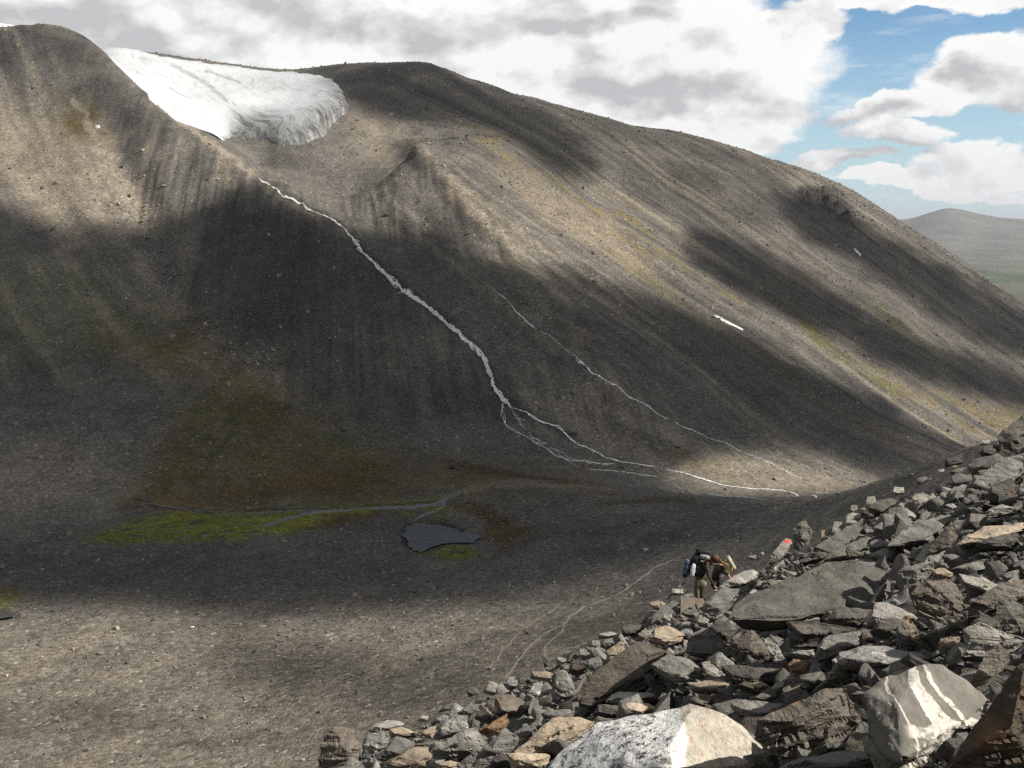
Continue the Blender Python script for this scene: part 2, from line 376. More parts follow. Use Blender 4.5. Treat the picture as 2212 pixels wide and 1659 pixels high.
def ground_colour(x, y, z):
    """what the ground itself is made of: stone colour, sand, moss, grass"""
    u, v = proj(x, y, z)
    u = u+fbm(x/13, y/13, 4, 91, 0.6)*20; v = v+fbm(x/13, y/17, 4, 95, 0.6)*11          # ragged borders
    grey = np.array([0.110, 0.102, 0.090]); dark = np.array([0.052, 0.049, 0.045]); tan = np.array([0.215, 0.184, 0.142])
    och = np.array([0.190, 0.145, 0.050]); moss = np.array([0.135, 0.145, 0.020]); rust = np.array([0.125, 0.082, 0.028]); green = np.array([0.075, 0.100, 0.016])
    Cc = np.repeat(grey[None], x.size, 0).reshape(x.shape+(3,))
    def lay(col, m):
        nonlocal Cc
        m = np.clip(m, 0, 1)[..., None]; Cc = Cc*(1-m)+col*m
    n1 = fbm(x/90, y/90, 4, 101, 0.55); n2 = fbm(x/25, y/25, 4, 111, 0.6)
    cR = 0.57*x+0.82*y; aR = 0.82*x-0.57*y
    wr = fbm(aR/160, cR/160, 2, 5)*18
    sR = fbm((cR+wr)/20, aR/500, 5, 121, 0.62)         # streaks down the right flank
    gul = sstep(x-(-290+(740-y)*0.57), -35, 35)
    sL = fbm((0.985*x+0.17*y)/8, y/130, 4, 131, 0.6)*gul + fbm((0.8*x+0.6*y)/11, y/150, 4, 136, 0.6)*(1-gul)
    right = sstep(x - (-60 + (y-600)*(-0.35)), 0, 120)*sstep(y, 420, 560)
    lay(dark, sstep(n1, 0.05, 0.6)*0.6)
    sF = fbm((cR+wr)/5.5, aR/240, 4, 141, 0.65); sG = fbm((0.985*x+0.17*y)/3.2, y/80, 3, 146, 0.6)*gul + fbm((0.8*x+0.6*y)/4, y/90, 3, 147, 0.6)*(1-gul)
    lay(tan, right*sstep(sR, 0.0, 0.45)*0.75); lay(dark, right*sstep(-sR, 0.0, 0.45)*0.8)
    lay(tan*1.1, right*sstep(sF, 0.05, 0.5)*0.45); lay(dark*0.8, right*sstep(-sF, 0.05, 0.5)*0.6)
    cyv = np.interp(u, [p[0] for p in CREST], [p[2] for p in CREST])
    mor = (1-right)*sstep(y, 430, 480)*(1-sstep(y-cyv, -5, 25)*sstep(u, 200, 260))
    lay(dark*0.8, mor*sstep(sG, 0.05, 0.5)*0.45)
    lay(tan, mor*sstep(sL, 0.05, 0.4)*0.55); lay(dark, mor*sstep(-sL, 0.0, 0.4)*0.75)
    lay(tan, sstep(n2, 0.1, 0.6)*0.35)
    # left summit: sandy scree between darker broken outcrops
    lay(tan, poly(u, v, [(-50,150),(40,220),(170,230),(230,330),(330,480),(180,520),(60,470),(-50,330)], 50)*0.7)
    lay(tan*1.12, stroke(u, v, [(30,300),(90,430),(150,500)], 45)*0.7); lay(tan*1.1, stroke(u, v, [(190,250),(270,400),(310,460)], 30)*0.6)
    lay(dark*0.75, poly(u, v, [(90,80),(200,85),(300,200),(345,300),(260,280),(180,150)], 25)*0.45)
    lay(och*0.55, poly(u, v, [(110,205),(205,225),(240,300),(190,310),(140,290)], 22)*(0.5+n2))
    lay(tan*1.25, stroke(u, v, [(165,215),(185,250),(200,290)], 9)*0.9); lay(tan*1.2, stroke(u, v, [(330,215),(420,285),(520,355),(600,415),(690,470)], 9)*0.75)
    # sandy rib tops of the right flank
    for ln, w in (([(860,280),(985,420),(1120,550),(1230,660)], 16), ([(870,270),(960,380),(1060,450),(1200,560)], 13), ([(830,440),(940,540),(1040,620),(1200,760)], 10), ([(990,420),(1100,530),(1180,600)], 10)):
        lay(tan*1.05, stroke(u, v, ln, w)*0.6)
    lay(tan*1.1, poly(u, v, [(760,230),(830,260),(870,400),(780,330)], 30)*0.55)
    lay(np.array([0.215,0.176,0.130]), poly(u, v, [(1085,360),(1200,420),(1330,480),(1420,600),(1340,560),(1180,470)], 28)*(0.75+0.8*n2))
    # ochre grass and moss in runnels
    og = stroke(u, v, [(1040,300),(1160,370),(1290,470),(1400,560),(1470,620)], 55)*sstep(sR+n2*0.7, -0.15, 0.4)
    og = np.maximum(og, stroke(u, v, [(1310,440),(1440,540),(1600,690)], 40)*sstep(sR+n2, -0.1, 0.4))
    og = np.maximum(og, stroke(u, v, [(1680,620),(1790,740),(1950,850)], 30)*sstep(n2, -0.2, 0.4)*0.8)
    og = np.maximum(og, poly(u, v, [(1960,850),(2060,850),(2300,900),(2250,950),(2080,920)], 30)*sstep(sR+n2, -0.3, 0.3))
    lay(och*0.7, og*0.65)
    lay(np.array([0.090,0.100,0.020]), stroke(u, v, [(1690,650),(1800,760),(1880,815),(1935,850)], 11)*(0.45+0.7*n2))
    lay(green, stroke(u, v, [(1880,650),(2020,780),(2080,830)], 18)*0.4)
    lay(och*0.55, poly(u, v, [(1560,600),(1700,620),(2100,940),(1950,950),(1700,850)], 60)*sstep(sR+n2*0.6, 0.05, 0.5)*0.55)
    lay(och*0.5, poly(u, v, [(1050,420),(1330,760),(1150,650),(900,470)], 50)*sstep(n2, 0.0, 0.5)*0.35)
    # lower left slope: rusty moss and grass above the marsh
    toe = poly(u, v, [(200,720),(420,700),(640,860),(900,1000),(1260,1030),(1100,1062),(960,1070),(400,1100),(280,1085),(330,980),(420,850)], 70)
    lay(np.array([0.092,0.074,0.028]), toe*(0.55+0.45*sstep(n2+n1*0.5, -0.35, 0.25)))
    lay(rust*0.55, toe*sstep(n2+n1*0.5, 0.05, 0.55)*0.5)
    lay(rust*0.7, poly(u, v, [(400,1010),(640,1000),(900,1060),(860,1085),(560,1092),(440,1095)], 25)*(0.65+n2*0.6))
    lay(green*0.55, toe*sstep(fbm(x/14, y/14, 3, 151), 0.1, 0.5)*0.6)
    lay(och*0.6, stroke(u, v, [(350,690),(480,850),(500,930),(440,1040)], 34)*sstep(n2, -0.1, 0.4)*0.7)
    lay(green*0.5, poly(u, v, [(-50,540),(260,560),(330,700),(120,800),(-50,760)], 60)*0.35)
    lay(green*0.5, stroke(u, v, [(500,880),(505,930),(440,1020),(400,1080)], 9)*0.6)
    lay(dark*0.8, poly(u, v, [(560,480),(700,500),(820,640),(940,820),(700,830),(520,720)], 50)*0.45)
    lay(dark*0.7, stroke(u, v, [(1250,885),(1330,920),(1480,985)], 26)*0.55)
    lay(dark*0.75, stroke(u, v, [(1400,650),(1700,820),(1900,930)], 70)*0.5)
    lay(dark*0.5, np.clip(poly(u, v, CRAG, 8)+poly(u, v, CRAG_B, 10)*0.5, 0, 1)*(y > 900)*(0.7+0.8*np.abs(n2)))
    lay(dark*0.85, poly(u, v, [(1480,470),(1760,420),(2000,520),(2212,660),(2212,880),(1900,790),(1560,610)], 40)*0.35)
    lay(dark*0.6, stroke(u, v, [(558,385),(620,427),(695,464),(760,512),(815,575),(880,630),(950,684),(1020,748),(1056,800),(1085,862),(1140,893),(1230,945)], 15)*0.75)
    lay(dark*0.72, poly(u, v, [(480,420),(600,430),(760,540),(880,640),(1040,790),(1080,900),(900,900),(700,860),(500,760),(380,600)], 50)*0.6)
    # marsh and pond rims
    mm = poly(u, v, [(180,1168),(300,1120),(420,1098),(560,1112),(740,1092),(960,1080),(960,1096),(820,1105),(740,1125),(620,1152),(420,1172),(300,1174)], 12)
    mn = fbm(x/7, y/4.5, 4, 161, 0.6)
    lay(moss, mm*sstep(mn, -0.55, 0.05)); lay(och*0.8, mm*sstep(mn, 0.22, 0.5)*0.7); lay(dark*0.5, mm*sstep(-mn, 0.25, 0.5)*0.8)
    lay(rust, poly(u, v, [(270,1085),(420,1060),(450,1090),(360,1105)], 14)*0.7)
    lay(dark*0.55, stroke(u, v, [(280,1078),(360,1100),(520,1107),(700,1100),(960,1084)], 4)*0.85)
    lay(rust*0.55, poly(u, v, [(640,1142),(740,1110),(850,1100),(740,1140)], 10)*0.8)
    lay(rust*0.55, poly(u, v, [(980,1090),(1050,1090),(1160,1150),(1090,1190),(1040,1160),(1045,1130)], 14)*0.9)
    lay(moss*0.8, poly(u, v, [(905,1195),(960,1178),(1010,1180),(1050,1200),(960,1212)], 8)*0.9); lay(rust*0.9, poly(u, v, [(900,1185),(950,1180),(920,1205)], 8)*0.8)
    lay(moss*0.8, poly(u, v, [(875,1100),(960,1085),(1000,1110),(960,1130),(890,1125)], 10)*sstep(mn, -0.2, 0.25)*0.8)
    lay(dark*0.45, poly(u, v, [(862,1150),(880,1128),(960,1125),(1000,1150),(930,1190),(880,1185)], 10)*0.85)
    lay(moss*0.9, poly(u, v, [(-60,1280),(20,1275),(45,1300),(20,1318),(-60,1320)], 10)*0.9); lay(rust*0.8, poly(u, v, [(-60,1268),(30,1268),(50,1290),(-20,1290)], 10)*0.6)
    lay(rust*0.6, stroke(u, v, [(1290,1088),(1420,1078),(1500,1084)], 7)*0.7)
    lay(och*0.45, poly(u, v, [(1440,975),(1560,1000),(1620,1040),(1500,1020)], 20)*0.7)
    lay(rust*0.45, stroke(u, v, [(960,1000),(1150,1030),(1260,1050),(1330,1062)], 12)*0.8)
    lay(tan, stroke(u, v, [(955,1078),(1020,1052),(1100,1044),(1250,1050),(1330,1060)], 8)*0.5)
    lay(tan*1.05, poly(u, v, [(1480,1000),(1640,985),(1900,1045),(1770,1070),(1600,1065),(1440,1035)], 20)*0.6)
    # valley floor gravel: paler sand towards the near left
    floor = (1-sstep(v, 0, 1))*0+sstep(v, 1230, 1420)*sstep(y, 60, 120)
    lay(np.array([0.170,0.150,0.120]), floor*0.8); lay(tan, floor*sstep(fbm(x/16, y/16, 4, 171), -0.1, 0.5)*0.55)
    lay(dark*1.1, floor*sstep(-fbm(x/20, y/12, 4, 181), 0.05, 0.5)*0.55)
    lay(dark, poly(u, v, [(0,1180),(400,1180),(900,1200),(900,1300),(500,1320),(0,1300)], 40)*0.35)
    return Cc

def ground_mat():
    m, g, b = new_mat('scree_ground')
    pos = g.new('ShaderNodeNewGeometry').outputs['Position']
    base = g.new('ShaderNodeAttribute', attribute_name='gcol').outputs['Color']
    vo = g.new('ShaderNodeTexVoronoi'); g.put(vo.inputs['Vector'], pos); vo.inputs['Scale'].default_value = 1.15
    d1 = vo.outputs['Distance']; c1, c2, c3 = g.sep(vo.outputs['Color'])
    n = g.noise(pos, 0.07, 4, 0.65); nf = g.noise(pos, 2.4, 3, 0.7)
    k = g.mul(g.rng(c1, 0, 1, 0.62, 1.42), g.rng(nf, 0.3, 0.7, 0.70, 1.32))
    k = g.mul(k, g.rng(n, 0.3, 0.7, 0.76, 1.24)); k = g.mul(k, g.rng(c2, 0.95, 1.0, 1.0, 2.2))
    col = g.v('SCALE', base, scale=k)
    g.put(b.inputs['Base Color'], col)
    h = g.add(g.mul(g.sub(1.0, d1), 0.55), g.mul(nf, 0.7))
    g.put(b.inputs['Normal'], g.bump(h, 0.75, 0.42))
    b.inputs['Roughness'].default_value = 0.95; b.inputs['Specular IOR Level'].default_value = 0.08
    return m
M_GROUND = ground_mat()

def build_ground():
    cols = np.linspace(-0.66, 0.70, 900)
    rows = np.concatenate([np.geomspace(2.2, 45, 60, endpoint=False), np.geomspace(45, 140, 45, endpoint=False), np.linspace(140, 300, 170, endpoint=False),
                           np.linspace(300, 480, 150, endpoint=False), np.linspace(480, 900, 240, endpoint=False), np.linspace(900, 1300, 130, endpoint=False), np.linspace(1300, 1560, 60, endpoint=False), np.geomspace(1560, 2350, 25)])
    Y = np.repeat(rows[:, None], len(cols), 1); X = Y*cols[None]
    Z = height(X.ravel(), Y.ravel()).reshape(X.shape)
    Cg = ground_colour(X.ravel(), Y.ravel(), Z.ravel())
    nr, nc = X.shape
    idx = np.arange(nr*nc).reshape(nr, nc)
    F = np.stack([idx[:-1, :-1], idx[:-1, 1:], idx[1:, 1:], idx[1:, :-1]], -1)
    V = np.stack([X.ravel(), Y.ravel(), Z.ravel()], 1)
    U_, V_ = proj(V[:, 0], V[:, 1], V[:, 2])
    # split into near slope, valley floor and mountain along the foot of the slopes
    fx = X[:-1, :-1]; fy = Y[:-1, :-1]
    toe = np.interp(fx, [-1000, -250, -100, -30, 60, 120, 300, 900], [372, 366, 370, 392, 420, 440, 520, 820])
    owner = np.where(fy < 48, 0, np.where(fy < toe, 1, 2))
    out = []
    for k, nm in enumerate(('talus_slope', 'valley_floor', 'mountain')):
        f = F[owner == k].reshape(-1, 4)
        used = np.unique(f); re = np.full(len(V), -1); re[used] = np.arange(len(used))
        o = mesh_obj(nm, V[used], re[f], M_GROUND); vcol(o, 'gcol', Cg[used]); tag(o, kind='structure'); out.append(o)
    return out, V, F.reshape(-1, 4)
(talus_slope, valley_floor, mountain), GV, GF = build_ground()
def hz(x, y): return float(height(np.array([x]), np.array([y]))[0])
def hit(u, v, ymin=60.0, ymax=2300.0, n=900):
    """where the sight line through (u, v) meets the land"""
    d = ray(u, v); Y = np.geomspace(ymin, ymax, n); xs = Y*d[0]/d[1]; zs = Y*d[2]/d[1]
    e = zs-height(xs, Y); k = np.argmax(e < 0)
    if not (e < 0).any(): k = np.argmin(e)
    if k > 0:
        a, b = Y[k-1], Y[k]
        for _ in range(18):
            mY = 0.5*(a+b)
            if mY*d[2]/d[1]-hz(mY*d[0]/d[1], mY) < 0: b = mY
            else: a = mY
        Yh = b
    else: Yh = Y[0]
    x = Yh*d[0]/d[1]
    return (x, Yh, hz(x, Yh))

# the talus goes on behind and beside the viewer
def build_talus_back():
    xs = np.linspace(-60, 110, 86); ys = np.linspace(-90, 2.2, 48)
    X, Y = np.meshgrid(xs, ys)
    Z = near_plane(X, Y)-0.3+fbm(X/2.3, Y/2.3, 4, 71)*0.25
    nr, nc = X.shape; idx = np.arange(nr*nc).reshape(nr, nc)
    F = np.stack([idx[:-1, :-1], idx[:-1, 1:], idx[1:, 1:], idx[1:, :-1]], -1).reshape(-1, 4)
    V = np.stack([X.ravel(), Y.ravel(), Z.ravel()], 1)
    o = mesh_obj('talus_slope', V, F, M_GROUND); vcol(o, 'gcol', np.repeat([[0.112, 0.102, 0.088]], len(V), 0)); tag(o, kind='structure')
build_talus_back()

# far country beyond the shoulder
def build_far():
    cols = np.linspace(-0.7, 0.95, 330); rows = np.geomspace(2300, 26000, 150)
    Y = np.repeat(rows[:, None], len(cols), 1); X = Y*cols[None]
    r = X/Y
    base = np.interp(Y, [2300, 4200, 6000, 8000, 14000, 26000], [-330, -255, -190, -120, -60, -60])
    rr = (2045-CXP)/FPX/1.014
    def hill(r0, w, y0, wy, h): return h*np.exp(-((r-r0)/w)**2-((Y-y0)/wy)**2)
    Z = base + hill(rr, 0.034, 9000, 1500, 120) + hill(rr-0.01, 0.11, 9200, 1500, 90) + hill(rr+0.06, 0.08, 9300, 1800, 95)+hill(rr-0.075, 0.030, 9300, 1300, 105)+hill(rr+0.14, 0.09, 9600, 2000, 60) + hill(rr-0.17, 0.05, 9200, 1500, 120)
    Z += fbm(X/900, Y/1500, 5, 201, 0.5)*45*sstep(Y, 2500, 5000) + fbm(X/250, Y/400, 4, 205)*10
    Z -= ((X**2+Y**2)/(2*6371000.0))
    Cg = np.zeros(X.shape+(3,)); g0 = np.array([0.13, 0.125, 0.112]); g1 = np.array([0.075, 0.098, 0.052]); g2 = np.array([0.10, 0.105, 0.06])
    n = fbm(X/500, Y/900, 5, 211, 0.6); lowm = 1-sstep(Z, -250, -140)
    Cg[:] = g0
    m = np.clip(lowm*sstep(n, -0.35, 0.2), 0, 1)[..., None]; Cg = Cg*(1-m)+g1*m
    m = np.clip(sstep(-n, 0.0, 0.5)*0.6*(1-sstep(Z, -160, -60)), 0, 1)[..., None]; Cg = Cg*(1-m)+g2*m
    nr, nc = X.shape; idx = np.arange(nr*nc).reshape(nr, nc)
    F = np.stack([idx[:-1, :-1], idx[:-1, 1:], idx[1:, 1:], idx[1:, :-1]], -1).reshape(-1, 4)
    o = mesh_obj('distant_hills', np.stack([X.ravel(), Y.ravel(), Z.ravel()], 1), F)
    vcol(o, 'gcol', Cg.reshape(-1, 3)); tag(o, kind='structure')
    m_, g, b = new_mat('distant_land')
    pos = g.new('ShaderNodeNewGeometry').outputs['Position']
    base_ = g.new('ShaderNodeAttribute', attribute_name='gcol').outputs['Color']
    k = g.rng(g.noise(pos, 0.004, 8, 0.65), 0.3, 0.7, 0.7, 1.3)
    g.put(b.inputs['Base Color'], g.v('SCALE', base_, scale=k)); b.inputs['Roughness'].default_value = 1.0; b.inputs['Specular IOR Level'].default_value = 0.0
    o.data.materials.append(m_)
    # one low sheet out to the horizon on every side
    rad = np.array([60, 400, 2000, 8000, 45000.0]); an = np.linspace(0, 2*math.pi, 49)[:-1]
    Vv = [(r_*math.cos(a), r_*math.sin(a), -420.0) for r_ in rad for a in an]; Ff = []
    for i in range(len(rad)-1):
        for j in range(48): Ff.append((i*48+j, i*48+(j+1) % 48, (i+1)*48+(j+1) % 48, (i+1)*48+j))
    s = mesh_obj('terrain', Vv, Ff, m_); vcol(s, 'gcol', np.repeat([[0.09, 0.10, 0.06]], len(Vv), 0)); tag(s, kind='structure')
build_far()
# ------------------------------------------------------------------ clouds overhead, towards the sun: they throw the drifting shade on the mountain
SHADE = [  # (outline of the shade as it lies on the land, softness, depth of shade)
    ([(-300,440),(60,445),(150,490),(260,480),(340,468),(430,440),(500,395),(560,402),(640,440),(720,490),(800,482),(880,492),(960,480),(1050,565),(1180,600),(1350,622),(1560,690),(1700,770),(1900,862),(2020,940),(2120,985),
      (2040,1030),(1920,1040),(1840,1015),(1760,985),(1640,968),(1520,985),(1440,1020),(1460,1060),(1600,1072),(1760,1078),(1900,1050),(2050,1000),(2000,1120),(1700,1160),(1500,1195),(1300,1240),(1000,1310),(700,1340),(420,1335),(240,1320),(-300,1290)], 22, 1.0),
    ([(640,140),(700,140),(940,130),(1050,190),(1160,230),(1270,300),(1290,375),(1200,385),(1080,310),(960,265),(860,262),(770,245)], 24, 0.97),
    ([(1480,470),(1580,500),(1720,575),(1900,680),(2100,765),(2300,850),(2300,905),(2050,850),(1900,790),(1720,705),(1560,625),(1470,560)], 26, 1.0),
    ([(1640,400),(1760,420),(1900,500),(2100,600),(2300,720),(2300,820),(2080,725),(1900,615),(1780,540),(1680,480)], 24, 0.97),
    ([(1280,300),(1700,370),(1660,480),(1480,480),(1340,420)], 30, 0.5),
    ([(1180,225),(1500,300),(1700,355),(1690,385),(1480,345),(1260,300)], 20, 0.6),
    ([(1080,560),(1250,590),(1420,660),(1360,690),(1200,650)], 22, 0.9),
    ([(110,180),(190,150),(230,190),(215,300),(150,300)], 22, 0.6), ([(240,220),(330,230),(350,300),(270,310)], 24, 0.5),
    ([(-100,60),(130,60),(230,110),(200,150),(60,140),(-100,150)], 22, 0.5),
    ([(380,1380),(640,1400),(800,1440),(1000,1450),(1060,1530),(860,1560),(620,1490),(430,1450)], 26, 1.0),
    ([(1100,1350),(1400,1300),(1480,1330),(1200,1420),(1060,1430)], 24, 0.85), ([(-100,1520),(260,1530),(420,1570),(200,1590),(-100,1580)], 22, 0.7),
    ([(900,1230),(1500,1190),(1560,1250),(1200,1320),(900,1350)], 40, 0.6),
]
THIN = [([(-200,560),(200,540),(320,640),(260,740),(60,780),(-200,720)], 60, 0.12), ([(-200,950),(160,970),(300,1050),(160,1110),(-200,1110)], 50, 0.16), ([(640,600),(760,600),(900,760),(860,860),(700,760)], 60, 0.06), ([(1150,760),(1300,830),(1500,960),(1400,1010),(1180,930)], 40, 0.17)]      # thinner cloud
def build_clouds():
    ALT = 900.0
    t0 = ALT/SV[2]; off = SV*t0
    xs = np.arange(-1300, 2200, 8.0); ys = np.arange(-300, 2300, 8.0)
    X, Y = np.meshgrid(xs, ys)
    px = X.ravel().copy(); py = Y.ravel().copy()      # where the ray from the sun crosses z = 0; follow it up and down to the land
    lx = px.copy(); ly = py.copy(); done = np.zeros(px.shape, bool)
    for zt in np.arange(240, -420, -6.0):
        qx = px+SV[0]/SV[2]*zt; qy = py+SV[1]/SV[2]*zt
        h = height(qx, np.maximum(qy, 25), False)
        newly = (~done) & (zt <= h); lx[newly] = qx[newly]; ly[newly] = qy[newly]; done |= newly
    lz = height(lx, np.maximum(ly, 25), False)
    u, v = proj(lx, np.maximum(ly, 1.0), lz)
    D = np.zeros(px.shape)
    wob = fbm(px/45, py/45, 4, 301, 0.6)
    uu = u+wob*40; vv = v+fbm(px/45, py/45, 4, 331, 0.6)*22
    for pts, soft, dep in SHADE: D = np.maximum(D, poly(uu, vv, pts, soft)*dep)
    for pts, soft, dep in THIN: D = D*(1-poly(uu, vv, pts, soft)*dep)
    D = D*np.clip(1.0+fbm(px/110, py/110, 3, 341)*0.25, 0, 1)
    seen = (ly > 150) & (u > -200) & (u < 2350)
    edge = np.minimum.reduce([px-xs[0], xs[-1]-px, py-ys[0], ys[-1]-py])
    other = sstep(fbm(px/420, py/420, 4, 311, 0.5), -0.02, 0.3)*0.9
    other *= sstep(np.hypot(lx-5, ly-20), 90, 220)       # the near slope itself is in sunshine
    D = np.where(seen, D, other)
    D = D*sstep(edge, 0, 120)
    D = D.reshape(X.shape)
    for _ in range(1): D[1:-1, 1:-1] = (D[1:-1, 1:-1]*2+D[:-2, 1:-1]+D[2:, 1:-1]+D[1:-1, :-2]+D[1:-1, 2:])/6
    thick = 190*np.sqrt(np.clip(D, 0, 1))*(1+0.5*fbm(X/160, Y/160, 4, 321))
    keep = D > 0.015
    kf = keep[:-1, :-1] | keep[1:, :-1] | keep[:-1, 1:] | keep[1:, 1:]
    nr, nc = X.shape; idx = np.arange(nr*nc).reshape(nr, nc)
    F = np.stack([idx[:-1, :-1], idx[:-1, 1:], idx[1:, 1:], idx[1:, :-1]], -1)[kf]
    top = np.stack([X.ravel()+off[0], Y.ravel()+off[1], np.full(X.size, off[2])], 1); bot = top.copy()
    # thicken along the light so that the shade keeps its outline
    hh = (thick.ravel())[:, None]*SV[None]
    top = top+hh*0.75; bot = bot-hh*0.25
    Vv = np.concatenate([top, bot]); Fb = F[:, ::-1]+nr*nc
    Fa = np.concatenate([F, Fb])
    used = np.unique(Fa); re = np.full(len(Vv), -1); re[used] = np.arange(len(used))
    o = mesh_obj('clouds', Vv[used], re[Fa]); tag(o, kind='stuff')
    dd = np.concatenate([D.ravel(), D.ravel()])[used]; vflt(o, 'dens', dd)
    m = bpy.data.materials.new('cloud'); m.use_nodes = True; g = NT(m.node_tree); g.n.clear()
    out = g.new('ShaderNodeOutputMaterial'); tr = g.new('ShaderNodeBsdfTransparent'); df = g.new('ShaderNodeBsdfDiffuse'); tl = g.new('ShaderNodeBsdfTranslucent')
    df.inputs[0].default_value = (0.9, 0.9, 0.92, 1); tl.inputs[0].default_value = (0.5, 0.5, 0.52, 1)
    mx = g.new('ShaderNodeMixShader'); mx.inputs[0].default_value = 0.12; g.l.new(df.outputs[0], mx.inputs[1]); g.l.new(tl.outputs[0], mx.inputs[2])
    a = g.new('ShaderNodeAttribute', attribute_name='dens').outputs['Fac']
    # each of the two skins lets through the square root of what the cloud lets through
    al = g.sub(1.0, g.m('SQRT', g.m('MAXIMUM', g.sub(1.0, g.mul(a, 0.985)), 0.0)))
    mm = g.new('ShaderNodeMixShader'); g.put(mm.inputs[0], al); g.l.new(tr.outputs[0], mm.inputs[1]); g.l.new(mx.outputs[0], mm.inputs[2])
    g.l.new(mm.outputs[0], out.inputs[0]); o.data.materials.append(m)
build_clouds()
# ------------------------------------------------------------------ glacier
def ice_mat():
    m, g, b = new_mat('glacier_ice')
    pos = g.new('ShaderNodeNewGeometry').outputs['Position']
    fl = g.new('ShaderNodeAttribute', attribute_name='flow').outputs['Vector']
    dirt = g.new('ShaderNodeAttribute', attribute_name='dirt').outputs['Fac']
    bands = g.noise(g.v('MULTIPLY', fl, (0.30, 0.035, 0.0)), 1.0, 6, 0.70, 0.9)
    bands2 = g.noise(g.v('MULTIPLY', fl, (0.12, 0.010, 0.0)), 1.0, 4, 0.6, 0.4)
    crack = g.noise(g.v('MULTIPLY', fl, (0.10, 0.42, 0.0)), 1.0, 6, 0.7, 0.6)
    fine = g.noise(pos, 0.5, 5, 0.7)
    d = g.m('MAXIMUM', g.rng(bands, 0.54, 0.72, 0, 0.55, True), g.rng(bands2, 0.56, 0.70, 0, 0.45, True))
    d = g.m('MAXIMUM', d, g.rng(crack, 0.58, 0.70, 0, 0.55, True))
    dd = g.m('MULTIPLY', dirt, g.rng(g.add(g.mul(bands, 0.6), g.mul(fine, 0.4)), 0.32, 0.62, 0.25, 1.25))
    d = g.m('MINIMUM', g.add(g.mul(d, 0.85), dd), 1.0)
    col = g.mix(d, (0.53, 0.55, 0.57), (0.09, 0.088, 0.082))
    g.put(b.inputs['Base Color'], col); b.inputs['Roughness'].default_value = 0.7
    h = g.add(g.mul(bands, 1.2), g.add(g.mul(crack, 1.0), fine))
    g.put(b.inputs['Normal'], g.bump(h, 0.4, 1.0))
    return m
def build_glacier():
    cols = np.linspace(-0.47, -0.13, 300); rows = np.linspace(760, 1330, 330)
    Y = np.repeat(rows[:, None], len(cols), 1); X = Y*cols[None]
    x, y = X.ravel(), Y.ravel()
    bed = height(x, y, False); bd = height(x, y)
    u, v = proj(x, y, bed)
    d = seg_dist(u, v, ICE, True); d = np.where(inside(u, v, ICE), d, -d)
    cy = np.interp(u, [p[0] for p in CREST], [p[2] for p in CREST])
    d = np.minimum(d, (y-cy-10)*1.2)
    d = d + fbm(x/14, y/14, 3, 401)*5
    flow = np.stack([x*0.86+y*0.5+fbm(x/120, y/120, 2, 405)*30, -x*0.5+y*0.86, y*0], 1)
    th = np.where(d > 0, 2.0*np.minimum(d/9.0, 1)**0.7 + 6.0*(1-np.exp(-np.maximum(d, 0)/45.0)), d*0.9)
    th = np.where(d > 0, th*np.clip((y-cy-6)/75.0, 0.05, 1), th)
    ripple = fbm(flow[:, 0]/22, flow[:, 1]/70, 4, 411, 0.6)*0.6 + fbm(x/26, y/26, 4, 421, 0.6)*0.9
    z = bed + th + ripple*sstep(d, 4, 40)
    keep = (d > -8).reshape(X.shape)
    kf = keep[:-1, :-1] & keep[1:, :-1] & keep[:-1, 1:] & keep[1:, 1:]
    nr, nc = X.shape; idx = np.arange(nr*nc).reshape(nr, nc)
    F = np.stack([idx[:-1, :-1], idx[:-1, 1:], idx[1:, 1:], idx[1:, :-1]], -1)[kf]
    V = np.stack([x, y, z], 1); used = np.unique(F); re = np.full(len(V), -1); re[used] = np.arange(len(used))
    o = mesh_obj('glacier', V[used], re[F], ice_mat())
    front = np.clip(1-d/60.0, 0, 1)*sstep(v, 170, 262)*sstep(u, 470, 560)
    front = np.maximum(front, poly(u, v, [(505,300),(520,262),(560,275),(600,312)], 14)*0.8)
    dr = front**0.75*1.25 + np.clip(1-d/10.0, 0, 1)*0.35 + stroke(u, v, [(372,150),(440,190),(490,235)], 6)*0.45+stroke(u, v, [(445,163),(520,192)], 4)*0.5+poly(u, v, [(660,165),(720,178),(752,235),(720,225),(690,190)], 16)*0.22
    vflt(o, 'dirt', np.clip(dr, 0, 1)[used])
    a = o.data.attributes.new('flow', 'FLOAT_VECTOR', 'POINT'); a.data.foreach_set('vector', flow[used].astype(np.float32).ravel())
    tag(o, 'white glacier tongue with dirty grey snout, hanging in the bowl below the ridge', 'glacier')
build_glacier()
def snow_mat():
    m, g, b = new_mat('old_snow')
    n = g.noise(g.new('ShaderNodeNewGeometry').outputs['Position'], 0.6, 5, 0.6)
    g.put(b.inputs['Base Color'], g.mix(g.rng(n, 0.4, 0.75), (0.80, 0.80, 0.78), (0.50, 0.49, 0.46))); b.inputs['Roughness'].default_value = 0.8
    return m
M_SNOW = snow_mat()
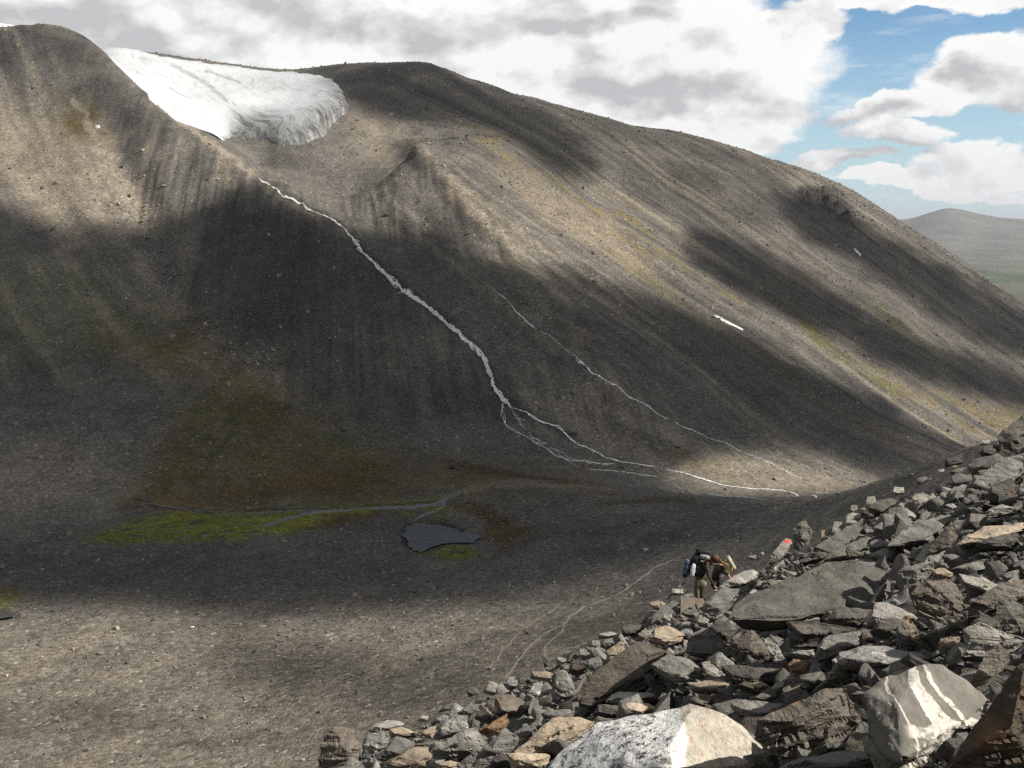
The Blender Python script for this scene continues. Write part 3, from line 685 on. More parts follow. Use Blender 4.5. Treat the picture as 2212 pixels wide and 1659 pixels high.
def ground_patch(name, pts, mat, lift=0.5, n=40, pix=True, ymin=60):
    """a mound-like patch lying on the land inside an outline"""
    w = [hit(p[0], p[1], ymin) for p in pts]
    xs = [p[0] for p in w]; ys = [p[1] for p in w]; poly2 = [(p[0], p[1]) for p in w]
    X, Y = np.meshgrid(np.linspace(min(xs)-1, max(xs)+1, n), np.linspace(min(ys)-1, max(ys)+1, n))
    x, y = X.ravel(), Y.ravel(); d = seg_dist(x, y, poly2, True); d = np.where(inside(x, y, poly2), d, -d)
    z = height(x, y)+np.clip(d*0.35, -0.6, lift)
    keep = (d > -1.2).reshape(X.shape); kf = keep[:-1, :-1] & keep[1:, :-1] & keep[:-1, 1:] & keep[1:, 1:]
    idx = np.arange(n*n).reshape(n, n); F = np.stack([idx[:-1, :-1], idx[:-1, 1:], idx[1:, 1:], idx[1:, :-1]], -1)[kf]
    V = np.stack([x, y, z], 1); used = np.unique(F); re = np.full(len(V), -1); re[used] = np.arange(len(used))
    return mesh_obj(name, V[used], re[F], mat)
for pts, lab in (([(1541,680),(1552,683),(1580,698),(1606,711),(1604,713.5),(1578,702),(1550,687)], 'long thin white snow streak lying across the shaded right-hand slope'),
                 ([(1843,534),(1850,539),(1862,550),(1857,551),(1846,541)], 'tiny white snow streak high on the right shoulder below the dark crag'),
                 ([(319,205),(326,208),(342,226),(338,227),(324,215)], 'thin white snow sliver on the moraine crest beside the glacier'),
                 ([(206,270),(215,270),(216,277),(207,277)], 'small white snow spot below the outcrop on the left summit')):
    tag(ground_patch('snow_patch', pts, M_SNOW, 0.5, 44), lab, 'snow patch', 'snow patches on the slopes')
def summit_snow():
    # an ice cap that shows a sliver behind the left summit
    x0, y0, z0 = P3(-190, 40, 1010)
    n = 30; X, Y = np.meshgrid(np.linspace(x0-150, x0+118, n), np.linspace(y0-40, y0+160, n))
    r = ((X-x0)/150)**2 + ((Y-y0-60)/100)**2
    Z = z0 + 8 - 22*r
    idx = np.arange(n*n).reshape(n, n); F = np.stack([idx[:-1, :-1], idx[:-1, 1:], idx[1:, 1:], idx[1:, :-1]], -1).reshape(-1, 4)
    tag(mesh_obj('snow_field', np.stack([X.ravel(), Y.ravel(), Z.ravel()], 1), F, M_SNOW), 'sliver of white snow field behind the left summit at the picture edge', 'snow field')
summit_snow()

# ------------------------------------------------------------------ running water, ponds, trails
def water_mat(name, col, rough, foam=0.0, spec=0.5):
    m, g, b = new_mat(name)
    pos = g.new('ShaderNodeNewGeometry').outputs['Position']
    n = g.noise(pos, 1.3, 4, 0.7)
    if foam:
        g.put(b.inputs['Base Color'], g.mix(g.rng(n, 0.50, 0.60), (0.93, 0.93, 0.92), (0.22, 0.225, 0.22)))
        g.put(b.inputs['Normal'], g.bump(n, 0.6, 0.3))
    else:
        g.put(b.inputs['Base Color'], col); g.put(b.inputs['Normal'], g.bump(g.noise(pos, 2.5, 3, 0.6), 0.08, 0.05))
    b.inputs['Roughness'].default_value = rough; b.inputs['Specular IOR Level'].default_value = spec
    return m
M_FOAM = water_mat('white_water', None, 0.5, 1.0)
M_POND = water_mat('still_water', (0.050, 0.047, 0.040, 1), 0.34, 0.0, 0.75)
M_CHAN = water_mat('shallow_water', (0.12, 0.13, 0.125, 1), 0.2)
def world_line(px, ymin=60.0):
    return np.array([hit(p[0], p[1], ymin) for p in px])
def resample(L, step):
    d = np.concatenate([[0], np.cumsum(np.hypot(np.diff(L[:, 0]), np.diff(L[:, 1])))])
    n = max(2, int(d[-1]/step)); t = np.linspace(0, d[-1], n)
    return np.stack([np.interp(t, d, L[:, k]) for k in range(2)], 1), t
def ribbon(L, t, widths, lift, verts, faces):
    T = np.gradient(L, axis=0); T /= np.linalg.norm(T, axis=1)[:, None]+1e-9; N = np.stack([-T[:, 1], T[:, 0]], 1)
    A = L+N*widths[:, None]*0.5; B = L-N*widths[:, None]*0.5
    za = height(A[:, 0], A[:, 1]); zb = height(B[:, 0], B[:, 1]); zc = height(L[:, 0], L[:, 1])
    b0 = len(verts)
    for i in range(len(L)):
        verts.append((A[i, 0], A[i, 1], za[i]+lift*0.4)); verts.append((L[i, 0], L[i, 1], max(zc[i], 0.5*(za[i]+zb[i]))+lift)); verts.append((B[i, 0], B[i, 1], zb[i]+lift*0.4))
        if i:
            a = b0+3*i; faces.append((a-3, a-2, a+1, a)); faces.append((a-2, a-1, a+2, a+1))
def stream(name, px, strands, spread, w0, w1, mat, lift=0.3, seed=1, dry=0.0, wander=9.0):
    L0 = world_line(px); L, t = resample(L0, 1.6)
    T = np.gradient(L, axis=0); T /= np.linalg.norm(T, axis=1)[:, None]+1e-9; N = np.stack([-T[:, 1], T[:, 0]], 1)
    vs, fs = [], []
    for k in range(strands):
        env = np.clip(0.35+1.3*np.abs(fbm(t/23, t*0+k*1.9+seed, 2, 560+seed)), 0, 1.3)
        off = (fbm(t/(wander*(0.7+0.25*k)), t*0+k*7.3+seed, 3, 500+seed, 0.6)*2.0*env + fbm(t/2.6, t*0+k*2.2, 2, 570+seed)*0.35)*spread*(1.0 if strands > 1 else 0.5)
        off *= np.clip(np.minimum(t, t[-1]-t)/8, 0.15, 1)
        w = w0+(w1-w0)*np.clip(0.45+fbm(t/3.2, t*0+k*3.1, 3, 520+seed, 0.7)*1.7, 0, 1)
        gap = fbm(t/9, t*0+k*5.7+40, 4, 540+seed, 0.7) < (-0.9+dry)
        Lk = L+N*off[:, None]
        i = 0
        while i < len(Lk):
            if gap[i]: i += 1; continue
            j = i
            while j < len(Lk) and not gap[j]: j += 1
            if j-i > 3:
                ww = w[i:j].copy(); e = np.minimum(np.arange(j-i), np.arange(j-i)[::-1]); ww *= np.clip(0.2+e/3.0, 0, 1)
                ribbon(Lk[i:j], t[i:j], ww, lift, vs, fs)
            i = j
    return tag(mesh_obj(name, vs, fs, mat), kind='structure')
ST_MAIN = [(558,385),(590,404),(620,427),(660,447),(695,464),(730,484),(760,512),(782,545),(815,575),(845,602),(880,630),(915,660),(950,684),(985,715),(1020,748),(1046,772),(1056,800),(1066,835),(1085,862),(1105,882)]
stream('glacier_stream', ST_MAIN, 7, 2.3, 0.25, 1.1, M_FOAM, seed=3, dry=0.84, wander=9)
stream('glacier_stream', ST_MAIN[6:], 6, 2.4, 0.4, 1.4, M_FOAM, seed=23, dry=0.78, wander=8)
stream('glacier_stream', [(1105,882),(1140,893),(1165,910),(1200,920),(1230,945),(1250,962),(1280,972),(1308,990),(1345,998),(1385,1004),(1415,1008)], 3, 1.2, 0.15, 0.8, M_FOAM, seed=5, dry=0.72)
stream('glacier_stream', [(1088,865),(1085,890),(1092,918),(1125,938),(1165,960),(1200,985),(1225,995),(1248,1010)], 3, 1.4, 0.12, 0.5, M_FOAM, seed=6, dry=0.78)
stream('glacier_stream', [(1105,885),(1130,915),(1150,945),(1190,968),(1230,990),(1270,1000),(1330,1003)], 4, 3.2, 0.12, 0.42, M_FOAM, seed=7, dry=0.85)
stream('glacier_stream', [(1250,1013),(1330,1018),(1420,1030),(1450,1048),(1490,1062),(1560,1073),(1650,1080)], 1, 1.2, 0.12, 0.45, M_FOAM, seed=8, dry=0.68)
stream('glacier_stream', [(1440,1015),(1480,1022),(1520,1036),(1560,1048),(1620,1056),(1690,1060),(1720,1068),(1765,1077)], 3, 0.6, 0.3, 1.0, M_FOAM, seed=9, dry=0.62)
stream('glacier_stream', [(1060,618),(1085,640),(1110,668),(1135,692),(1170,718),(1200,735),(1225,758),(1250,783),(1280,808),(1320,828),(1350,850),(1390,873),(1430,900),(1480,925),(1540,950),(1600,975),(1660,1000),(1700,1020),(1750,1040)], 2, 0.9, 0.12, 0.65, M_FOAM, seed=12, dry=0.78)
# marsh channels and inlet
for px, sp, st, w0, w1, sd in (([(1010,1052),(985,1065),(962,1077),(940,1090),(860,1096),(780,1098),(700,1104),(640,1115),(590,1130),(550,1140)], 3.6, 7, 0.2, 1.0, 31), ([(962,1077),(958,1094),(930,1106),(905,1118),(885,1128)], 2.4, 4, 0.2, 0.8, 33), ([(700,1100),(560,1108),(430,1103),(300,1084)], 0.8, 2, 0.3, 0.8, 34)):
    stream('water', px, st, sp, w0, w1, M_CHAN, 0.06, sd, 0.45, 7)
def pond(px, extra):
    w = world_line(px); lev = float(np.median(w[:, 2]))+0.25
    d = [ray(*p) for p in px]; pts = [(q[0]*lev/q[2], q[1]*lev/q[2]) for q in d]
    bm = bmesh.new(); vs = []
    n = len(pts); sub = 8
    for i in range(n):
        a, b_ = np.array(pts[i]), np.array(pts[(i+1) % n])
        for k in range(sub):
            p = a+(b_-a)*k/sub; s_ = 0.90+0.22*float(fbm(np.array([p[0]/3.0]), np.array([p[1]/3.0]), 3, 601, 0.65)[0])
            cxy = np.mean(pts, 0); p = cxy+(p-cxy)*s_; vs.append(bm.verts.new((p[0], p[1], lev)))
    bm.faces.new(vs); bmesh.ops.triangulate(bm, faces=bm.faces[:])
    me = bpy.data.meshes.new('pond'); bm.to_mesh(me); bm.free(); me.materials.append(M_POND)
    o = bpy.data.objects.new('pond', me); COL.objects.link(o); tag(o, kind='structure')
    return lev
pond(POND, 0); pond(POND_B, 0)
def trail_mat():
    m, g, b = new_mat('trodden_sand')
    pos = g.new('ShaderNodeNewGeometry').outputs['Position']
    k = g.rng(g.noise(pos, 2.0, 5, 0.7), 0.3, 0.7)
    g.put(b.inputs['Base Color'], g.mix(k, (0.23, 0.20, 0.16), (0.34, 0.30, 0.24))); b.inputs['Roughness'].default_value = 1.0
    return m
M_TRAIL = trail_mat()
def tc(x, y): return ((x/2.765+1500)*2212/3264, (y/2.765+1650)*2212/3264)
for px, w, sd in (([(300,1420),(380,1320),(470,1200),(600,1060),(700,1000),(830,930),(870,870),(1000,790),(1180,725),(1330,660),(1420,590),(1470,560),(1560,490),(1660,420),(1780,370)], 0.65, 1),
                  ([(830,930),(805,1010),(700,1090),(645,1160),(665,1215),(720,1250)], 0.5, 2), ([(290,1160),(400,1040),(540,930),(700,830),(800,740)], 0.34, 3), ([(90,1390),(240,1250),(290,1130)], 0.34, 4)):
    L, t = resample(world_line([tc(*p) for p in px], 70), 0.8)
    L[:, 0] += fbm(t/6, t*0+sd, 4, 620, 0.65)*0.9; vs, fs = [], []
    ribbon(L, t, w*np.clip(0.9+fbm(t/3, t*0, 4, 630+sd, 0.7)*1.3, 0.15, 2), 0.05, vs, fs)
    tag(mesh_obj('path', vs, fs, M_TRAIL), kind='structure')
# ------------------------------------------------------------------ stones: templates
def rock_mat(name, lo, hi, rust=0.15, lichen=0.1, lam=0.5, white=0.0, rough=0.9):
    m, g, b = new_mat(name)
    tc = g.new('ShaderNodeTexCoord').outputs['Object']; oi = g.new('ShaderNodeObjectInfo').outputs['Random']
    off = g.comb(g.mul(oi, 37.0), g.mul(oi, 91.0), g.mul(oi, 53.0)); p = g.v('ADD', tc, off)
    sheet = g.noise(g.v('MULTIPLY', p, (1.1, 1.4, 7.0)), 2.6, 5, 0.65, 0.35)
    blot = g.noise(p, 2.2, 4, 0.6); fine = g.noise(p, 26.0, 3, 0.7)
    f = g.add(g.mul(sheet, lam), g.add(g.mul(blot, 0.9-lam*0.6), g.mul(fine, 0.30)))
    col = g.mix(g.rng(f, 0.38, 0.88), lo, hi)
    tint = g.rng(oi, 0, 1, 0.78, 1.2); col = g.v('SCALE', col, scale=tint)
    if rust: col = g.mix(g.rng(g.noise(g.v('ADD', p, (5.0, 2.0, 9.0)), 1.7, 4, 0.65), 0.66-rust*0.42, 0.80-rust*0.25, 0, 0.75, True), col, (0.24, 0.125, 0.055))
    if lichen: col = g.mix(g.rng(g.noise(g.v('ADD', p, (1.0, 7.0, 3.0)), 5.0, 5, 0.75), 0.70-lichen*0.3, 0.78-lichen*0.2, 0, 0.7, True), col, (0.105, 0.120, 0.045))
    if white: col = g.mix(g.rng(g.noise(g.v('MULTIPLY', g.v('ADD', p, (9.0, 1.0, 4.0)), (1.0, 1.6, 3.5)), 2.2, 5, 0.7, 0.8), 0.66-white*0.3, 0.72-white*0.22, 0, 0.9, True), col, (0.62, 0.60, 0.56))
    g.put(b.inputs['Base Color'], col); b.inputs['Roughness'].default_value = rough; b.inputs['Specular IOR Level'].default_value = 0.2
    h = g.add(g.mul(sheet, 0.8), g.add(g.mul(fine, 0.16), g.mul(blot, 0.4)))
    g.put(b.inputs['Normal'], g.bump(h, 0.9, 0.12))
    return m
TONES = {
    'slabdark': rock_mat('dark_lichened_slab', (0.042,0.042,0.036), (0.150,0.145,0.125), 0.06, 0.20, 0.55),
    'grey':  rock_mat('grey_schist', (0.070,0.067,0.061), (0.245,0.234,0.210), 0.10, 0.10, 0.5),
    'pale':  rock_mat('pale_schist', (0.130,0.123,0.108), (0.380,0.358,0.315), 0.06, 0.08, 0.45),
    'dark':  rock_mat('dark_schist', (0.040,0.038,0.034), (0.135,0.125,0.108), 0.14, 0.14, 0.55),
    'brown': rock_mat('brown_schist', (0.062,0.053,0.043), (0.200,0.175,0.143), 0.16, 0.06, 0.5),
    'tan':   rock_mat('tan_gneiss', (0.170,0.138,0.100), (0.430,0.355,0.265), 0.20, 0.03, 0.4),
    'rust':  rock_mat('rusty_schist', (0.120,0.076,0.044), (0.340,0.235,0.145), 0.40, 0.0, 0.6),
    'olive': rock_mat('lichened_schist', (0.060,0.060,0.050), (0.200,0.195,0.165), 0.12, 0.22, 0.45),
    'streak': rock_mat('streaked_schist', (0.080,0.078,0.074), (0.300,0.290,0.265), 0.08, 0.05, 0.7, 0.28),
}
def refine(bm, L, rounds=5):
    for _ in range(rounds):
        ed = [e for e in bm.edges if e.calc_length() > L]
        if not ed: break
        bmesh.ops.subdivide_edges(bm, edges=ed, cuts=1)
        bmesh.ops.triangulate(bm, faces=[f for f in bm.faces if len(f.verts) > 3])
def rock_mesh(name, pts, size, bev=0.05, L=None, amp=0.03, seed=0, bed=(0.2, 0.1, 1.0), step=0):
    """angular block: hull of the points, chipped edges, bedding steps and rough faces"""
    bm = bmesh.new()
    for p in pts: bm.verts.new(p)
    r = bmesh.ops.convex_hull(bm, input=bm.verts[:])
    dead = [v for v in set(list(r['geom_interior'])+list(r['geom_unused'])) if isinstance(v, bmesh.types.BMVert) and v.is_valid]
    bmesh.ops.delete(bm, geom=dead, context='VERTS')
    bmesh.ops.dissolve_limit(bm, angle_limit=0.14, verts=bm.verts[:], edges=bm.edges[:])
    if bev: bmesh.ops.bevel(bm, geom=bm.edges[:], offset=bev*size, segments=1, affect='EDGES', clamp_overlap=True)
    bmesh.ops.triangulate(bm, faces=bm.faces[:])
    if L: refine(bm, L)
    bm.normal_update()
    o3 = Vector((seed*3.7 % 50, seed*1.3 % 50, seed*7.1 % 50)); bd = Vector(bed).normalized(); mv = []
    for v in bm.verts:
        p = v.co/size+o3; s = v.co.dot(bd)/size
        d = mnoise.fractal(p*2.2, 0.9, 2.1, 4)*1.0
        if L: d += (mnoise.noise(Vector((s*16+o3.x, p.x*0.9, p.y*0.9))))*0.55 + abs(mnoise.noise(p*4.3))*-0.7
        if L and step:
            nb = abs(v.normal.dot(bd)); edge = min(max((0.80-nb)/0.35, 0.0), 1.0)
            wv = mnoise.noise_vector(p*2.1)*0.8
            lay = s*step+mnoise.noise(p*1.6)*0.9; li = math.floor(lay); fr = lay-li
            cell = mnoise.cell(Vector((li*1.7+o3.y, math.floor((p.x+wv.x)*1.9+li*0.37), math.floor((p.y+wv.y)*1.9-li*0.61))))-0.5
            d += edge*(cell*1.5 - (0.6 if fr < 0.14 else 0.0)) + (1-edge)*max(mnoise.noise(p*3.1+wv), 0.0)*1.1
        mv.append(v.co+v.normal*d*amp*size)
    for v, q in zip(bm.verts, mv): v.co = q
    bmesh.ops.recalc_face_normals(bm, faces=bm.faces[:])
    me = bpy.data.meshes.new(name); bm.to_mesh(me); bm.free()
    me.polygons.foreach_set('use_smooth', np.ones(len(me.polygons), bool)); me.set_sharp_from_angle(angle=R(30))
    return me
def random_rock(name, seed, asp, L, n=13, bev=0.06, amp=0.035):
    rs = np.random.RandomState(seed); P = rs.uniform(-0.5, 0.5, (n, 3))
    P = np.sign(P)*np.abs(P*2)**0.6*0.5*np.array(asp)
    a = rs.uniform(0, 3, 3); return rock_mesh(name, [tuple(q) for q in P], 1.0, bev, L, amp, seed, (rs.uniform(-.3, .3), rs.uniform(-.3, .3), 1))
SHAPES = [('slab', (1.25,0.85,0.32)), ('block', (1.0,0.85,0.75)), ('wedge', (1.1,0.7,0.6)), ('splinter', (1.5,0.5,0.4)), ('chunk', (0.95,0.9,0.6)), ('flat', (1.1,1.0,0.28))]

# coarse stones for the far scatter, spread by geometry nodes
def template_collection(cname, count, L, n, tones, amp=0.05, bev=0.04, seed0=0, shapes=SHAPES):
    col = bpy.data.collections.new(cname)
    for i in range(count):
        nm, asp = shapes[i % len(shapes)]
        me = random_rock('stone', seed0+i*13+3, asp, L, n, bev, amp); me.materials.append(TONES[tones[i % len(tones)]])
        col.objects.link(bpy.data.objects.new('stone_shape_%02d' % i, me))
    return col
def scatter(name, pos, scl, rot, idx, col):
    me = bpy.data.meshes.new(name); me.vertices.add(len(pos)); me.vertices.foreach_set('co', np.asarray(pos, np.float32).ravel())
    a = me.attributes.new('scl', 'FLOAT_VECTOR', 'POINT'); a.data.foreach_set('vector', np.asarray(scl, np.float32).ravel())
    a = me.attributes.new('rot', 'FLOAT_VECTOR', 'POINT'); a.data.foreach_set('vector', np.asarray(rot, np.float32).ravel())
    a = me.attributes.new('idx', 'INT', 'POINT'); a.data.foreach_set('value', np.asarray(idx, np.int32))
    o = bpy.data.objects.new(name, me); COL.objects.link(o)
    t = bpy.data.node_groups.new(name, 'GeometryNodeTree')
    t.interface.new_socket('Geometry', in_out='INPUT', socket_type='NodeSocketGeometry'); t.interface.new_socket('Geometry', in_out='OUTPUT', socket_type='NodeSocketGeometry')
    gi = t.nodes.new('NodeGroupInput'); go = t.nodes.new('NodeGroupOutput'); ip = t.nodes.new('GeometryNodeInstanceOnPoints')
    ci = t.nodes.new('GeometryNodeCollectionInfo'); ci.inputs['Collection'].default_value = col; ci.inputs['Separate Children'].default_value = True; ci.inputs['Reset Children'].default_value = True
    mp = t.nodes.new('GeometryNodeMeshToPoints')
    def na(nm, ty):
        n = t.nodes.new('GeometryNodeInputNamedAttribute'); n.data_type = ty; n.inputs['Name'].default_value = nm; return n.outputs[0]
    e2r = t.nodes.new('FunctionNodeEulerToRotation')
    t.links.new(gi.outputs[0], mp.inputs[0]); t.links.new(mp.outputs[0], ip.inputs['Points']); t.links.new(ci.outputs[0], ip.inputs['Instance'])
    ip.inputs['Pick Instance'].default_value = True; t.links.new(na('idx', 'INT'), ip.inputs['Instance Index'])
    t.links.new(na('rot', 'FLOAT_VECTOR'), e2r.inputs[0]); t.links.new(e2r.outputs[0], ip.inputs['Rotation']); t.links.new(na('scl', 'FLOAT_VECTOR'), ip.inputs['Scale'])
    t.links.new(ip.outputs[0], go.inputs[0])
    md = o.modifiers.new('scatter', 'NODES'); md.node_group = t
    return tag(o, kind='stuff')
def far_scatter():
    rs = np.random.RandomState(5)
    col = template_collection('far_stones', 10, None, 9, ['grey','grey','dark','pale','brown','grey','tan','dark','grey','brown'], 0.0, 0.0, 0, [SHAPES[1], SHAPES[2], SHAPES[4]])
    r = rs.uniform(-0.56, 0.6, 260000); 
    # spread evenly over the picture rather than over the map: small far stones would not show anyway
    Y = np.concatenate([rs.uniform(150, 380, 90000)**1.0, rs.uniform(360, 1480, 170000)])
    x = r*Y; z = height(x, Y); u, v = proj(x, Y, z)
    n = fbm(x/30, Y/30, 4, 701); n2 = fbm(x/120, Y/120, 3, 711)
    dens = 0.22+0.6*sstep(n, -0.1, 0.5)+0.2*n2
    wet = np.maximum(poly(u, v, MARSH, 14), np.maximum(poly(u, v, POND, 8), poly(u, v, ICE, 8)*(Y > 700)))
    toe = poly(u, v, [(300,1000),(640,900),(1000,1000),(1250,1040),(950,1075),(420,1098)], 40)
    dens *= (1-wet*0.93)*(1-toe*0.75)
    floor = Y < 366
    dens = np.where(floor, dens*0.75*(0.5+sstep(v, 1120, 1300)), dens*0.42)
    blocky = np.maximum(poly(u, v, [(220,420),(330,470),(480,650),(560,740),(640,860),(480,800),(360,650)], 50), poly(u, v, [(280,240),(340,300),(320,460),(260,430)], 30))
    dens = dens*(1+1.2*blocky); keep = rs.rand(len(r)) < dens
    x, Y, z, u, v, blocky, n = x[keep], Y[keep], z[keep], u[keep], v[keep], blocky[keep], n[keep]
    px = 0.9+1.3*rs.pareto(3.2, len(x)); px = np.minimum(px*(1+0.6*blocky), 6.5)
    s = np.clip(px*Y/1024.0, 0.18, 3.6)
    scl = s[:, None]*rs.uniform(0.75, 1.25, (len(x), 3))
    rot = np.stack([rs.normal(0, 0.3, len(x)), rs.normal(0, 0.3, len(x)), rs.uniform(0, 6.28, len(x))], 1)
    pos = np.stack([x, Y, z+s*0.10], 1)
    m = Y < 366
    scatter('rubble', pos[m], scl[m], rot[m], rs.randint(0, 10, m.sum()), col); scatter('rubble', pos[~m], scl[~m], rot[~m], rs.randint(0, 10, (~m).sum()), col)
    print('far stones', len(x))
far_scatter()
# single boulders on the far ground that can be picked out
def lone_boulder(u, v, wpx, asp, tone, lab, seed):
    p = hit(u, v, 70); s = wpx*p[1]/FPX
    me = random_rock('boulder', seed, asp, 0.16, 12, 0.07, 0.05); me.materials.append(TONES[tone])
    o = bpy.data.objects.new('boulder', me); COL.objects.link(o); o.location = (p[0], p[1], p[2]+s*asp[2]*0.28); o.scale = (s, s, s)
    o.rotation_euler = (0.1, 0.05, (seed*1.7) % 6.28); tag(o, lab, 'boulder', 'lone boulders on the far ground')
for a in [(978,1013,22,(1,.9,.8),'dark','dark boulder on the mossy slope just above the stream mouth',21), (741,931,17,(1,.9,.7),'dark','dark boulder midway up the mossy slope, left of the stream fan',22),
          (415,1356,10,(1.3,.8,.5),'white','single bright white stone lying on the grey valley gravel',23), (1241,939,20,(1.4,.8,.5),'dark','dark flat boulder beside the upper braids of the stream fan',24),
          (1168,884,13,(1,.9,.8),'dark','small dark boulder right of the stream where it splits',25), (1466,968,12,(1,.9,.8),'dark','small dark boulder between the two streams near the fan',26),
          (35,918,14,(1.2,.9,.7),'pale','pale boulder alone on the dim slope near the picture edge',27), (466,948,12,(1,.9,.7),'dark','small dark boulder low on the slope above the marsh',28),
          (600,1395,12,(1.4,.8,.5),'grey','flat grey stone on the sunlit valley gravel',29), (1045,1232,9,(1.1,.9,.7),'dark','dark stone just below the pond',30),
          (916,1157,7,(1.2,.9,.6),'grey','grey stone standing in the shallow end of the pond',31), (605,708,9,(1,.9,.8),'pale','pale boulder among the moraine blocks on the left slope',32),
          (1306,556,9,(1.1,.9,.7),'tan','tan boulder on the sunlit scree rib',33), (862,636,10,(1,.9,.8),'pale','pale square boulder right of the stream on the shaded scree',34)]:
    a = list(a)
    if a[4] == 'white':
        TONES['white'] = rock_mat('white_quartz', (0.48,0.46,0.41), (0.86,0.84,0.78), 0.04, 0.0, 0.3)
    lone_boulder(*a)
# ------------------------------------------------------------------ the boulder field in front
CROPS = {'A': (1000,2150,3.16), 'B': (1600,1950,3.3317), 'C': (2200,1750,3.6867), 'D': (2650,1650,3.6026), 'E': (2350,1450,3.6867), 'F': (2800,1300,3.6875), 'G': (1800,1800,4.148), 'H': (2400,2000,2.560), 'I': (1600,2000,2.4578)}
def cpx(k, x, y):
    ox, oy, s = CROPS[k]; return ((x/s+ox)*2212/3264, (y/s+oy)*2212/3264)
def depthY(u, v):
    d = ray(u, v); den = NA*d[0]/d[1]+NB-d[2]/d[1]
    return HV/den if den > HV/46.0 else 46.0
